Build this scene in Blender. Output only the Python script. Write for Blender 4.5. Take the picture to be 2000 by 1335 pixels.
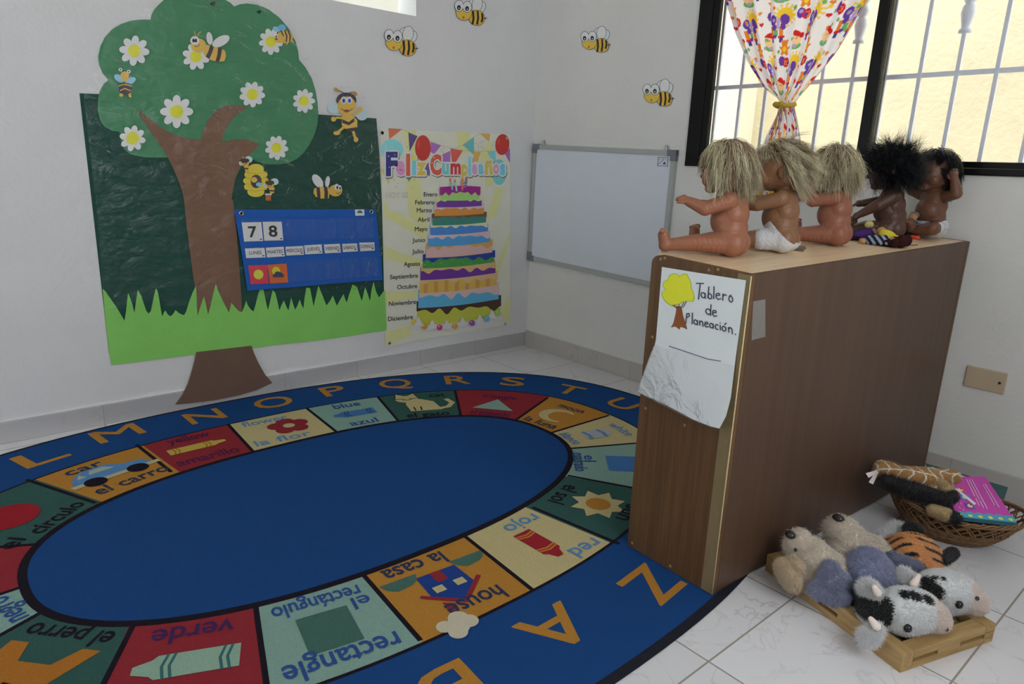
import bpy, bmesh, math, random
import numpy as np
from mathutils import Vector, Matrix, Quaternion
from mathutils.geometry import tessellate_polygon

for o in list(bpy.data.objects): bpy.data.objects.remove(o)
S = bpy.context.scene
COL = S.collection
random.seed(7)
PI = math.pi

# ------------------------------------------------------------------ camera
# room frame: floor corner at the origin, +x along the window wall, +z up,
# the mural wall is x = 0, the window wall is y = 0, the room lies at y < 0
F_PX = 1347.8
RC = np.array([[0.65144074, 0.75788638, 0.03511679],
               [0.21352779, -0.13872987, -0.96703666],
               [-0.72803217, 0.63746549, -0.25220409]])
CAM = np.array([2.804, -2.5603, 1.0])
cd = bpy.data.cameras.new('camera'); cam = bpy.data.objects.new('camera', cd); COL.objects.link(cam)
cd.sensor_width = 36.0; cd.lens = F_PX / 2000 * 36.0; cd.clip_start = 0.05
mw = Matrix.Identity(4)
for i in range(3):
    mw[i][0], mw[i][1], mw[i][2], mw[i][3] = RC[0][i], -RC[1][i], -RC[2][i], CAM[i]
cam.matrix_world = mw
S.camera = cam

# ------------------------------------------------------------------ light
W = bpy.data.worlds.new('sky'); S.world = W; W.use_nodes = True
bg = W.node_tree.nodes['Background']
bg.inputs[0].default_value = (0.93, 0.97, 1.0, 1); bg.inputs[1].default_value = 4.2

def area(name, loc, target, sx, sy, power, color):
    l = bpy.data.lights.new(name, 'AREA'); l.shape = 'RECTANGLE'; l.size = sx; l.size_y = sy
    l.energy = power; l.color = color
    o = bpy.data.objects.new(name, l); COL.objects.link(o); o.location = loc
    d = Vector(target) - Vector(loc)
    o.rotation_euler = d.to_track_quat('-Z', 'Y').to_euler()
    return o
# daylight through the openings of the walls behind the viewer
area('daylight_right_window', (3.38, -1.75, 1.32), (0, -1.75, 0.9), 1.15, 0.95, 5.6, (0.93, 0.97, 1.0))
area('daylight_front_window', (.9, -4.26, 1.45), (1.2, 0, 0.9), 1.05, .95, 2.3, (1.0, 0.95, 0.86))
S.view_settings.view_transform = 'Standard'; S.view_settings.look = 'None'
S.view_settings.exposure = 0.0; S.view_settings.gamma = 1.0; S.view_settings.use_curve_mapping = False
S.cycles.max_bounces = 8; S.cycles.diffuse_bounces = 5; S.cycles.transparent_max_bounces = 24
S.cycles.caustics_reflective = False; S.cycles.caustics_refractive = False

# ------------------------------------------------------------------ measuring
def ray(p): return RC.T @ np.array([(p[0] - 1000) / F_PX, (p[1] - 667.5) / F_PX, 1.0])
def on_floor(p, z=0.0): d = ray(p); return CAM + d * ((z - CAM[2]) / d[2])
def on_back(p, y=0.0): d = ray(p); return CAM + d * ((y - CAM[1]) / d[1])      # window wall
def on_left(p, x=0.0): d = ray(p); return CAM + d * ((x - CAM[0]) / d[0])      # mural wall
def on_plane(p, P0, n):
    d = ray(p); P0 = np.array(P0); n = np.array(n); return CAM + d * (((P0 - CAM) @ n) / (d @ n))

# ------------------------------------------------------------------ colour
def lin1(c):
    c = c / 255.0
    return c / 12.92 if c <= 0.04045 else ((c + 0.055) / 1.055) ** 2.4
def lin(c): return tuple(lin1(x) for x in c)
K = 0.40          # how much light a surface of this room returns to the picture
def alb(c, k=None):
    k = k or K
    return tuple(min(0.88, x / k) for x in lin(c))

# ------------------------------------------------------------------ materials
MATS = {}
def material(name, color=None, rough=0.7, spec=0.3, attr=False, noise=0.0, nscale=40.0, bump=0.0, bscale=200.0,
             bdetail=3.0, metal=0.0, sheen=0.0, trans=0.0, stretch=None, island=0.0, color2=None, coat=0.0):
    if name in MATS: return MATS[name]
    m = bpy.data.materials.new(name); MATS[name] = m; m.use_nodes = True
    nt = m.node_tree; N = nt.nodes; L = nt.links
    b = N['Principled BSDF']
    b.inputs['Roughness'].default_value = rough
    b.inputs['Specular IOR Level'].default_value = spec
    b.inputs['Metallic'].default_value = metal
    if sheen: b.inputs['Sheen Weight'].default_value = sheen
    if coat: b.inputs['Coat Weight'].default_value = coat; b.inputs['Coat Roughness'].default_value = 0.15
    if attr:
        a = N.new('ShaderNodeAttribute'); a.attribute_name = 'Col'; csock = a.outputs['Color']
    else:
        a = N.new('ShaderNodeRGB'); a.outputs[0].default_value = (*color, 1); csock = a.outputs[0]
    tc = N.new('ShaderNodeTexCoord')
    vec = tc.outputs['Object']
    if stretch:
        mp = N.new('ShaderNodeMapping'); mp.inputs['Scale'].default_value = stretch
        L.new(vec, mp.inputs['Vector']); vec = mp.outputs['Vector']
    if noise:
        nz = N.new('ShaderNodeTexNoise'); nz.inputs['Scale'].default_value = nscale; nz.inputs['Detail'].default_value = 5
        nz.inputs['Roughness'].default_value = 0.65
        L.new(vec, nz.inputs['Vector'])
        if color2:
            rp = N.new('ShaderNodeValToRGB'); rp.color_ramp.elements[0].position = 0.35; rp.color_ramp.elements[1].position = 0.68
            L.new(nz.outputs['Fac'], rp.inputs['Fac'])
            mx = N.new('ShaderNodeMix'); mx.data_type = 'RGBA'
            L.new(rp.outputs['Color'], mx.inputs['Factor']); L.new(csock, mx.inputs['A']); mx.inputs['B'].default_value = (*color2, 1)
            csock = mx.outputs['Result']
        else:
            mr = N.new('ShaderNodeMapRange'); mr.inputs['From Min'].default_value = 0.25; mr.inputs['From Max'].default_value = 0.75
            mr.inputs['To Min'].default_value = 1 - noise; mr.inputs['To Max'].default_value = 1 + noise
            L.new(nz.outputs['Fac'], mr.inputs['Value'])
            mx = N.new('ShaderNodeMix'); mx.data_type = 'RGBA'; mx.blend_type = 'MULTIPLY'; mx.inputs['Factor'].default_value = 1
            L.new(csock, mx.inputs['A']); L.new(mr.outputs['Result'], mx.inputs['B']); csock = mx.outputs['Result']
    if island:
        g = N.new('ShaderNodeNewGeometry')
        mr = N.new('ShaderNodeMapRange'); mr.inputs['To Min'].default_value = 1 - island; mr.inputs['To Max'].default_value = 1 + island
        L.new(g.outputs['Random Per Island'], mr.inputs['Value'])
        mx = N.new('ShaderNodeMix'); mx.data_type = 'RGBA'; mx.blend_type = 'MULTIPLY'; mx.inputs['Factor'].default_value = 1
        L.new(csock, mx.inputs['A']); L.new(mr.outputs['Result'], mx.inputs['B']); csock = mx.outputs['Result']
    L.new(csock, b.inputs['Base Color'])
    if bump:
        nb = N.new('ShaderNodeTexNoise'); nb.inputs['Scale'].default_value = bscale; nb.inputs['Detail'].default_value = bdetail
        L.new(vec, nb.inputs['Vector'])
        bp = N.new('ShaderNodeBump'); bp.inputs['Strength'].default_value = bump; bp.inputs['Distance'].default_value = 0.01
        L.new(nb.outputs['Fac'], bp.inputs['Height']); L.new(bp.outputs['Normal'], b.inputs['Normal'])
    if trans:
        t = N.new('ShaderNodeBsdfTranslucent'); L.new(csock, t.inputs['Color'])
        ms = N.new('ShaderNodeMixShader'); ms.inputs[0].default_value = trans
        L.new(b.outputs[0], ms.inputs[1]); L.new(t.outputs[0], ms.inputs[2])
        L.new(ms.outputs[0], N['Material Output'].inputs['Surface'])
    return m

def clear_film(name, gloss=0.5, rough=0.08, bump=0.5, bscale=14.0, haze=0.04, stretch=(1, 1, 1)):
    """thin clear plastic: mostly see-through, with a wrinkled gloss"""
    if name in MATS: return MATS[name]
    m = bpy.data.materials.new(name); MATS[name] = m; m.use_nodes = True
    nt = m.node_tree; N = nt.nodes; L = nt.links
    N.remove(N['Principled BSDF'])
    tr = N.new('ShaderNodeBsdfTransparent'); gl = N.new('ShaderNodeBsdfGlossy'); gl.inputs['Roughness'].default_value = rough
    df = N.new('ShaderNodeBsdfDiffuse'); df.inputs['Color'].default_value = (.8, .8, .82, 1)
    fr = N.new('ShaderNodeFresnel'); fr.inputs['IOR'].default_value = 1.45
    mu = N.new('ShaderNodeMath'); mu.operation = 'MULTIPLY'; mu.inputs[1].default_value = gloss
    tc = N.new('ShaderNodeTexCoord'); mp = N.new('ShaderNodeMapping'); mp.inputs['Scale'].default_value = stretch
    nz = N.new('ShaderNodeTexNoise'); nz.inputs['Scale'].default_value = bscale; nz.inputs['Detail'].default_value = 4; nz.inputs['Distortion'].default_value = 1.2
    bp = N.new('ShaderNodeBump'); bp.inputs['Strength'].default_value = bump; bp.inputs['Distance'].default_value = 0.02
    L.new(tc.outputs['Object'], mp.inputs['Vector']); L.new(mp.outputs['Vector'], nz.inputs['Vector'])
    L.new(nz.outputs['Fac'], bp.inputs['Height'])
    L.new(bp.outputs['Normal'], gl.inputs['Normal']); L.new(bp.outputs['Normal'], fr.inputs['Normal'])
    m1 = N.new('ShaderNodeMixShader'); m1.inputs[0].default_value = haze
    L.new(tr.outputs[0], m1.inputs[1]); L.new(df.outputs[0], m1.inputs[2])
    m2 = N.new('ShaderNodeMixShader'); L.new(fr.outputs[0], mu.inputs[0]); L.new(mu.outputs[0], m2.inputs[0])
    L.new(m1.outputs[0], m2.inputs[1]); L.new(gl.outputs[0], m2.inputs[2])
    L.new(m2.outputs[0], N['Material Output'].inputs['Surface'])
    return m

# ------------------------------------------------------------------ object helpers
def tag(o, label=None, cat=None, group=None, kind=None):
    if label: o['label'] = label
    if cat: o['category'] = cat
    if group: o['group'] = group
    if kind: o['kind'] = kind
    return o
def empty(name, loc=(0, 0, 0), rz=0.0):
    o = bpy.data.objects.new(name, None); o.empty_display_size = 0.05; COL.objects.link(o)
    o.location = loc; o.rotation_euler = (0, 0, rz); return o
def link(name, me, mat=None, parent=None, smooth=False):
    o = bpy.data.objects.new(name, me); COL.objects.link(o)
    if mat is not None and not me.materials:
        me.materials.append(mat)
    if parent is not None: o.parent = parent
    if smooth:
        me.polygons.foreach_set('use_smooth', [True] * len(me.polygons))
    return o
def world_child(o, parent):
    """parent a mesh built in room coordinates to a thing whose empty stands elsewhere"""
    o.parent = parent
    o.matrix_parent_inverse = Matrix.LocRotScale(parent.location, parent.rotation_euler, None).inverted()
    return o

class MB:
    """collects boxes, bars, tubes and loose faces into one mesh"""
    def __init__(s): s.bm = bmesh.new(); s.lay = s.bm.loops.layers.float_color.new('Col'); s.c = (.5, .5, .5)
    def col(s, c): s.c = c; return s
    def _paint(s, faces):
        for f in faces:
            for l in f.loops: l[s.lay] = (*s.c, 1)
    def box(s, cx, cy, cz, sx, sy, sz, bevel=0.0, rz=0.0, M=None, seg=2):
        t = bmesh.new(); bmesh.ops.create_cube(t, size=1.0)
        for v in t.verts: v.co = Vector((v.co.x * sx, v.co.y * sy, v.co.z * sz))
        if bevel: bmesh.ops.bevel(t, geom=t.edges[:], offset=bevel, segments=seg, affect='EDGES', profile=0.5)
        T = Matrix.Translation((cx, cy, cz)) @ Matrix.Rotation(rz, 4, 'Z')
        if M is not None: T = M @ T
        s.absorb(t, T); return s
    def absorb(s, t, T=None):
        vm = {}
        for v in t.verts: vm[v] = s.bm.verts.new(T @ v.co if T is not None else v.co)
        fs = []
        for f in t.faces:
            try: nf = s.bm.faces.new([vm[v] for v in f.verts]); nf.smooth = f.smooth; fs.append(nf)
            except ValueError: pass
        s._paint(fs); t.free(); return s
    def poly(s, pts):
        f = s.bm.faces.new([s.bm.verts.new(p) for p in pts]); s._paint([f]); return s
    def hexa(s, b, t):
        """solid from 4 bottom and 4 top corners (both counter-clockwise from above)"""
        B = [s.bm.verts.new(p) for p in b]; T = [s.bm.verts.new(p) for p in t]
        fs = [s.bm.faces.new(B[::-1]), s.bm.faces.new(T)]
        for i in range(4): fs.append(s.bm.faces.new((B[i], B[(i + 1) % 4], T[(i + 1) % 4], T[i])))
        s._paint(fs); return s
    def tube(s, pts, r, seg=8, caps=True, flat=1.0):
        pts = [Vector(p) for p in pts]; n = len(pts)
        rr = r if hasattr(r, '__len__') else [r] * n
        rings = []; up = None
        for i, p in enumerate(pts):
            d = (pts[min(i + 1, n - 1)] - pts[max(i - 1, 0)]).normalized()
            if up is None:
                up = d.orthogonal().normalized()
            else:
                up = (up - d * up.dot(d)).normalized()
            sd = d.cross(up)
            rings.append([s.bm.verts.new(p + (up * math.cos(a) * flat + sd * math.sin(a)) * rr[i]) for a in [2 * PI * k / seg for k in range(seg)]])
        fs = []
        for a, b in zip(rings, rings[1:]):
            for k in range(seg):
                f = s.bm.faces.new((a[k], a[(k + 1) % seg], b[(k + 1) % seg], b[k])); f.smooth = True; fs.append(f)
        if caps: fs += [s.bm.faces.new(rings[0][::-1]), s.bm.faces.new(rings[-1])]
        s._paint(fs); return s
    def ball(s, c, r, sub=2, M=None):
        t = bmesh.new(); bmesh.ops.create_icosphere(t, subdivisions=sub, radius=1.0)
        r = r if hasattr(r, '__len__') else (r, r, r)
        T = Matrix.Translation(c) @ (M.to_4x4() if M is not None else Matrix.Identity(4)) @ Matrix.Diagonal((*r, 1))
        for f in t.faces: f.smooth = True
        s.absorb(t, T); return s
    def cyl(s, c, r, h, seg=20, axis='Z', r2=None):
        t = bmesh.new(); bmesh.ops.create_cone(t, cap_ends=True, segments=seg, radius1=r, radius2=r if r2 is None else r2, depth=h)
        for f in t.faces: f.smooth = len(f.verts) == 4
        R = {'Z': Matrix.Identity(4), 'X': Matrix.Rotation(PI / 2, 4, 'Y'), 'Y': Matrix.Rotation(-PI / 2, 4, 'X')}[axis]
        s.absorb(t, Matrix.Translation(c) @ R); return s
    def lathe(s, c, prof, seg=16):
        rings = [[s.bm.verts.new((c[0] + r * math.cos(2 * PI * k / seg), c[1] + r * math.sin(2 * PI * k / seg), c[2] + z)) for k in range(seg)] for r, z in prof]
        fs = []
        for a, b in zip(rings, rings[1:]):
            for k in range(seg):
                f = s.bm.faces.new((a[k], a[(k + 1) % seg], b[(k + 1) % seg], b[k])); f.smooth = True; fs.append(f)
        s._paint(fs); return s
    def build(s, name, mat, parent=None, smooth=None, local=False):
        me = bpy.data.meshes.new(name); s.bm.normal_update(); s.bm.to_mesh(me); s.bm.free()
        o = link(name, me, mat)
        if smooth: me.polygons.foreach_set('use_smooth', [True] * len(me.polygons))
        if parent is not None:
            if local: o.parent = parent
            else: world_child(o, parent)
        return o

# ------------------------------------------------------------------ flat printed or cut-out artwork
_glyph = {}
def glyphs(text, bold=0.0):
    key = (text, bold)
    if key not in _glyph:
        cu = bpy.data.curves.new('t', 'FONT'); cu.body = text; cu.size = 1.0; cu.offset = bold; cu.resolution_u = 3
        ob = bpy.data.objects.new('t', cu); COL.objects.link(ob)
        dg = bpy.context.evaluated_depsgraph_get(); ev = ob.evaluated_get(dg); me = ev.to_mesh()
        me.calc_loop_triangles()
        vs = [(v.co.x, v.co.y) for v in me.vertices]; tr = [tuple(t.vertices) for t in me.loop_triangles]
        ev.to_mesh_clear(); bpy.data.objects.remove(ob); bpy.data.curves.remove(cu)
        _glyph[key] = (vs, tr)
    return _glyph[key]
CAP = 0.69
class Art:
    """layers of coloured shapes laid on a surface; f(u, v, lift) gives the point in the room"""
    def __init__(s, f, step=0.0003): s.f = f; s.V = []; s.Fc = []; s.C = []; s.step = step
    def tri(s, pts, tris, color, layer):
        s.n = getattr(s, 'n', 0) + 1
        b = len(s.V); s.V += [tuple(s.f(x, y, layer * s.step + (s.n % 19) * 1.4e-5)) for x, y in pts]
        for t in tris: s.Fc.append(tuple(b + i for i in t)); s.C.append(color)
        return s
    def poly(s, pts, color, layer=0):
        pts = [tuple(p) for p in pts]
        t = tessellate_polygon([[Vector((x, y, 0)) for x, y in pts]])
        return s.tri(pts, t, color, layer)
    def ell(s, cx, cy, rx, ry=None, color=(0, 0, 0), layer=0, rot=0.0, n=24, a0=0, a1=360):
        ry = rx if ry is None else ry; c, q = math.cos(math.radians(rot)), math.sin(math.radians(rot))
        pts = []
        for k in range(n + (a1 - a0 < 360)):
            a = math.radians(a0 + (a1 - a0) * k / n); x, y = rx * math.cos(a), ry * math.sin(a)
            pts.append((cx + x * c - y * q, cy + x * q + y * c))
        return s.poly(pts, color, layer)
    def stroke(s, pts, w, color, layer=0, closed=False):
        P = [np.array(p, float) for p in pts]
        if closed: P = P + [P[0]]
        for a, b in zip(P, P[1:]):
            d = b - a; l = np.hypot(*d)
            if l < 1e-9: continue
            d /= l; n = np.array([-d[1], d[0]]) * w / 2; e = d * w * 0.25
            s.tri([a - e - n, b + e - n, b + e + n, a - e + n], [(0, 1, 2), (0, 2, 3)], color, layer)
        return s
    def text(s, txt, o, right, up, color, layer=0, bold=0.0, w=None):
        """centred on o; up = vector of one capital's height; right = direction (its length is the width if w is None)"""
        vs, tr = glyphs(txt)
        if not vs: return s
        if bold:                                     # a heavier hand: the same word laid down a few times
            b = np.hypot(*up) * bold * 1.6
            for k in range(4):
                a = PI / 4 + k * PI / 2
                s.text(txt, np.array(o) + b * np.array([math.cos(a), math.sin(a)]), right, up, color, layer)
        xs = [v[0] for v in vs]; x0, x1 = min(xs), max(xs)
        o = np.array(o, float); r = np.array(right, float); u = np.array(up, float) / CAP
        r = r / (x1 - x0)
        pts = [tuple(o + r * (x - (x0 + x1) / 2) + u * (y - CAP / 2)) for x, y in vs]
        return s.tri(pts, tr, color, layer)
    def build(s, name, mat, parent=None, thick=0.0):
        me = bpy.data.meshes.new(name); me.from_pydata(s.V, [], s.Fc)
        ca = me.color_attributes.new('Col', 'FLOAT_COLOR', 'CORNER')
        buf = np.ones((len(me.loops), 4), np.float32); i = 0
        for f, c in zip(s.Fc, s.C):
            buf[i:i + len(f), :3] = c; i += len(f)
        ca.data.foreach_set('color', buf.ravel())
        me.update(); o = link(name, me, mat)
        if parent is not None: world_child(o, parent)
        return o

# ------------------------------------------------------------------ the room
def plaster(name, color, bump=0.25):
    return material(name, color=color, rough=0.85, spec=0.2, noise=0.03, nscale=3.0, bump=bump, bscale=70.0, bdetail=8)
M_WALL = plaster('white_plaster', (.81, .81, .81))
M_WALLB = plaster('warm_white_plaster', (.79, .785, .75))
M_CEIL = plaster('ceiling_paint', (.8, .8, .78), .1)

def tile_material(name, base, vein, px, py, ox, oy, grout_w, grout, rough=0.22, use_y=True, vscale=4.2):
    m = bpy.data.materials.new(name); m.use_nodes = True
    nt = m.node_tree; N = nt.nodes; L = nt.links; b = N['Principled BSDF']
    b.inputs['Roughness'].default_value = rough; b.inputs['Specular IOR Level'].default_value = 0.45
    tc = N.new('ShaderNodeTexCoord'); sp = N.new('ShaderNodeSeparateXYZ'); L.new(tc.outputs['Object'], sp.inputs[0])
    def mth(op, a, c=None, cl=False):
        n = N.new('ShaderNodeMath'); n.operation = op; n.use_clamp = cl
        for i, x in enumerate((a, c)):
            if x is None: continue
            if isinstance(x, (int, float)): n.inputs[i].default_value = x
            else: L.new(x, n.inputs[i])
        return n.outputs[0]
    masks = []; ids = []
    for ax, per, off in ((0, px, ox), (1, py, oy)):
        if per is None: continue
        t = mth('DIVIDE', mth('SUBTRACT', sp.outputs[ax], off), per)
        ids.append(mth('FLOOR', t))
        d = mth('ABSOLUTE', mth('SUBTRACT', mth('FRACT', t), 0.5))       # 0.5 on the joint
        masks.append(mth('GREATER_THAN', d, 0.5 - grout_w / per / 2))
    mk = masks[0]
    for x in masks[1:]: mk = mth('MAXIMUM', mk, x)
    cb = N.new('ShaderNodeCombineXYZ')
    for i, x in enumerate(ids): L.new(x, cb.inputs[i])
    wn = N.new('ShaderNodeTexWhiteNoise'); L.new(cb.outputs[0], wn.inputs['Vector'])
    # every tile shows another piece of the stone
    vm = N.new('ShaderNodeVectorMath'); vm.operation = 'MULTIPLY_ADD'; vm.inputs[1].default_value = (5, 5, 5)
    L.new(wn.outputs['Color'], vm.inputs[0]); L.new(tc.outputs['Object'], vm.inputs[2])
    nz = N.new('ShaderNodeTexNoise'); nz.inputs['Scale'].default_value = vscale; nz.inputs['Detail'].default_value = 7; nz.inputs['Distortion'].default_value = 1.6
    L.new(vm.outputs[0], nz.inputs['Vector'])
    v = mth('ABSOLUTE', mth('SUBTRACT', nz.outputs['Fac'], 0.5))
    mr = N.new('ShaderNodeMapRange'); mr.inputs['From Max'].default_value = 0.016; mr.inputs['To Min'].default_value = 1; mr.inputs['To Max'].default_value = 0
    L.new(v, mr.inputs['Value'])
    n2 = N.new('ShaderNodeTexNoise'); n2.inputs['Scale'].default_value = 4.0; L.new(vm.outputs[0], n2.inputs['Vector'])
    mr2 = N.new('ShaderNodeMapRange'); mr2.inputs['From Min'].default_value = 0.45; mr2.inputs['From Max'].default_value = 0.7; mr2.inputs['To Max'].default_value = 0.55
    L.new(n2.outputs['Fac'], mr2.inputs['Value'])
    vf = mth('MULTIPLY', mr.outputs[0], mr2.outputs[0], True)
    def mix(f, a, c):
        x = N.new('ShaderNodeMix'); x.data_type = 'RGBA'
        for k, q in (('Factor', f), ('A', a), ('B', c)):
            if isinstance(q, tuple): x.inputs[k].default_value = (*q, 1)
            elif isinstance(q, float): x.inputs[k].default_value = q
            else: L.new(q, x.inputs[k])
        return x.outputs['Result']
    c = mix(mth('MULTIPLY', n2.outputs['Fac'], 0.35), base, tuple(0.86 * x for x in base))
    c = mix(vf, c, vein)
    tv = N.new('ShaderNodeMapRange'); tv.inputs['To Min'].default_value = 0.94; tv.inputs['To Max'].default_value = 1.03
    L.new(wn.outputs['Value'], tv.inputs['Value'])
    mm = N.new('ShaderNodeMix'); mm.data_type = 'RGBA'; mm.blend_type = 'MULTIPLY'; mm.inputs['Factor'].default_value = 1
    L.new(c, mm.inputs['A']); L.new(tv.outputs[0], mm.inputs['B'])
    c = mix(mk, mm.outputs['Result'], grout)
    L.new(c, b.inputs['Base Color'])
    rr = N.new('ShaderNodeMapRange'); rr.inputs['To Min'].default_value = rough; rr.inputs['To Max'].default_value = 0.8
    L.new(mk, rr.inputs['Value']); L.new(rr.outputs[0], b.inputs['Roughness'])
    bp = N.new('ShaderNodeBump'); bp.inputs['Strength'].default_value = 0.5; bp.inputs['Distance'].default_value = 0.002; bp.invert = True
    L.new(mk, bp.inputs['Height']); L.new(bp.outputs[0], b.inputs['Normal'])
    return m
TILE = 0.3487
M_FLOOR = tile_material('marble_floor_tile', (.80, .79, .81), (.46, .43, .45), TILE, TILE, 0.0685, -0.0213, 0.0042, (.33, .30, .25))
M_BASE_B = tile_material('marble_baseboard_back', (.56, .53, .50), (.38, .34, .33), TILE, None, 0.0685, 0, 0.003, (.42, .40, .36), rough=0.35, vscale=5)
M_BASE_L = tile_material('marble_baseboard_left', (.56, .55, .56), (.40, .38, .38), None, TILE, 0, -0.0213, 0.003, (.42, .40, .38), rough=0.35, vscale=5)

def wall(name, o, u, v, n, U, V, hole=None, th=0.15, mat=None):
    """a wall slab; o = inner lower corner, n points into the room; hole = (u0, u1, v0, v1)"""
    o, u, v, n = (Vector(x) for x in (o, u, v, n)); bm = bmesh.new()
    def P(a, b, d): return bm.verts.new(o + u * a + v * b - n * d)
    out = [[P(a, b, d) for a, b in ((0, 0), (U, 0), (U, V), (0, V))] for d in (0, th)]
    for i in range(4): bm.faces.new((out[0][i], out[0][(i + 1) % 4], out[1][(i + 1) % 4], out[1][i]))
    if hole:
        u0, u1, v0, v1 = hole
        inn = [[P(a, b, d) for a, b in ((u0, v0), (u1, v0), (u1, v1), (u0, v1))] for d in (0, th)]
        for k in (0, 1):
            for i in range(4): bm.faces.new((out[k][i], out[k][(i + 1) % 4], inn[k][(i + 1) % 4], inn[k][i]))
        for i in range(4): bm.faces.new((inn[0][i], inn[0][(i + 1) % 4], inn[1][(i + 1) % 4], inn[1][i]))
    else:
        bm.faces.new(out[0]); bm.faces.new(out[1][::-1])
    bmesh.ops.recalc_face_normals(bm, faces=bm.faces)
    me = bpy.data.meshes.new(name); bm.to_mesh(me); bm.free()
    return tag(link(name, me, mat), kind='structure')
XR, YF, ZC = 3.4, -4.3, 2.55
WX0, WX1, WZ0, WZ1 = 0.971, 2.44, 1.010, 2.18        # window opening
wall('wall_back', (0, 0, 0), (1, 0, 0), (0, 0, 1), (0, -1, 0), XR, ZC, (WX0, WX1, WZ0, WZ1), mat=M_WALLB)
VY0, VY1, VZ0, VZ1 = -1.42, -0.737, 1.607, 2.05      # high opening in the mural wall
wall('wall_left', (0, YF, 0), (0, 1, 0), (0, 0, 1), (1, 0, 0), -YF + 0.15, ZC, (VY0 - YF, VY1 - YF, VZ0, VZ1), mat=M_WALL)
wall('wall_right', (XR, YF, 0), (0, 1, 0), (0, 0, 1), (-1, 0, 0), -YF + 0.15, ZC, (1.95, 3.15, 0.8, 1.85), mat=M_WALL)
wall('wall_front', (0, YF, 0), (1, 0, 0), (0, 0, 1), (0, 1, 0), XR, ZC, (0.35, 1.45, 0.95, 1.95), mat=M_WALL)
f = MB(); f.box(XR / 2, YF / 2 + .1, -0.03, XR + .4, -YF + .6, 0.06); tag(f.build('floor', M_FLOOR), kind='structure')
f = MB(); f.box(XR / 2, YF / 2, ZC + 0.04, XR + .4, -YF + .4, 0.08); tag(f.build('ceiling', M_CEIL), kind='structure')

def baseboard(name, mat, axis, length, h, t):
    b = MB()
    if axis == 'x': b.box(length / 2, -t / 2, h / 2, length, t, h, bevel=0.002)
    else: b.box(t / 2, -length / 2, h / 2, t, length, h, bevel=0.002)
    tag(b.build(name, mat), kind='structure')
baseboard('baseboard_back', M_BASE_B, 'x', XR, 0.086, 0.010)
baseboard('baseboard_left', M_BASE_L, 'y', -YF, 0.076, 0.008)
# plaster bead along the top of the left baseboard
b = MB(); b.box(0.004, YF / 2, 0.0785, 0.008, -YF, 0.005, bevel=0.002); tag(b.build('trim_1', M_WALL), kind='structure')

# ------------------------------------------------------------------ window, grille and the yard behind
M_BLACK = material('black_aluminium', color=(.005, .005, .005), rough=0.35, spec=0.18, noise=0.25, nscale=30)
M_GREYAL = material('worn_aluminium_track', color=(.10, .095, .07), rough=0.45, spec=0.5, noise=0.3, nscale=60)
M_GLASS = clear_film('window_glass', gloss=1.0, rough=0.02, bump=0.0, haze=0.01)
win = tag(empty('window_1', (WX0, 0, WZ0)), kind='structure')
b = MB()
b.box(WX0 + .033, .02, (WZ0 + WZ1) / 2, .066, .062, WZ1 - WZ0, bevel=.003)
b.box(WX1 - .033, .02, (WZ0 + WZ1) / 2, .066, .062, WZ1 - WZ0, bevel=.003)
b.box((WX0 + WX1) / 2, .02, WZ0 + .011, WX1 - WX0, .064, .022, bevel=.003)
b.box((WX0 + WX1) / 2, .02, WZ1 - .03, WX1 - WX0, .062, .06, bevel=.003)
b.build('window_frame', M_BLACK, win)
def sash(x0, x1, y, hand):
    s = MB(); z0, z1 = WZ0 + .022, WZ1 - .06
    s.box(x0 + .016, y, (z0 + z1) / 2, .032, .022, z1 - z0, bevel=.002); s.box(x1 - .016, y, (z0 + z1) / 2, .032, .022, z1 - z0, bevel=.002)
    s.box((x0 + x1) / 2, y, z0 + .010, x1 - x0, .022, .020, bevel=.002); s.box((x0 + x1) / 2, y, z1 - .015, x1 - x0, .022, .030, bevel=.002)
    o = s.build('sash', M_BLACK, win)
    g = MB(); g.box((x0 + x1) / 2, y, (z0 + z1) / 2, x1 - x0 - .05, .003, z1 - z0 - .03)
    p = g.build('pane', M_GLASS); p.parent = o; p.matrix_parent_inverse = Matrix.LocRotScale(win.location, win.rotation_euler, None).inverted()
    return o
sash(WX0 + .064, 1.716, .004, 0); sash(1.690, WX1 - .064, .034, 1)
t = MB(); t.box(1.724, .010, (WZ0 + WZ1) / 2, .010, .006, WZ1 - WZ0 - .06, bevel=.001); t.build('sash_track', M_GREYAL, win)

M_GRILLE = material('white_painted_iron', color=(.72, .74, .80), rough=0.4, spec=0.4, noise=0.05, nscale=50)
gr = tag(empty('window_grille', (1.7, .10, WZ0)), 'white painted iron security grille outside the window', 'window grille')
GX = [1.0225 + .1126 * k for k in range(13)]
for k, x in enumerate(GX):
    v = MB(); v.box(x, .10, 1.60, .0125, .0125, 1.20, bevel=.001); v.build('vertical_bar', M_GRILLE, gr)
    if k in (5, 8, 11):
        o = MB(); o.lathe((x, .10, 1.455), [(.004, -.004), (.019, -.002), (.019, .008), (.013, .012), (.016, .03), (.021, .055), (.019, .075), (.012, .085), (.016, .09), (.022, .105), (.016, .12), (.012, .127), (.019, .135), (.019, .145), (.006, .147)])
        o.build('cast_ornament', M_GRILLE, gr)
for z in (1.331, 1.90):
    h = MB(); h.box((GX[0] + GX[-1]) / 2, .10, z, GX[-1] - GX[0] + .06, .010, .016, bevel=.001); h.build('horizontal_bar', M_GRILLE, gr)

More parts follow.
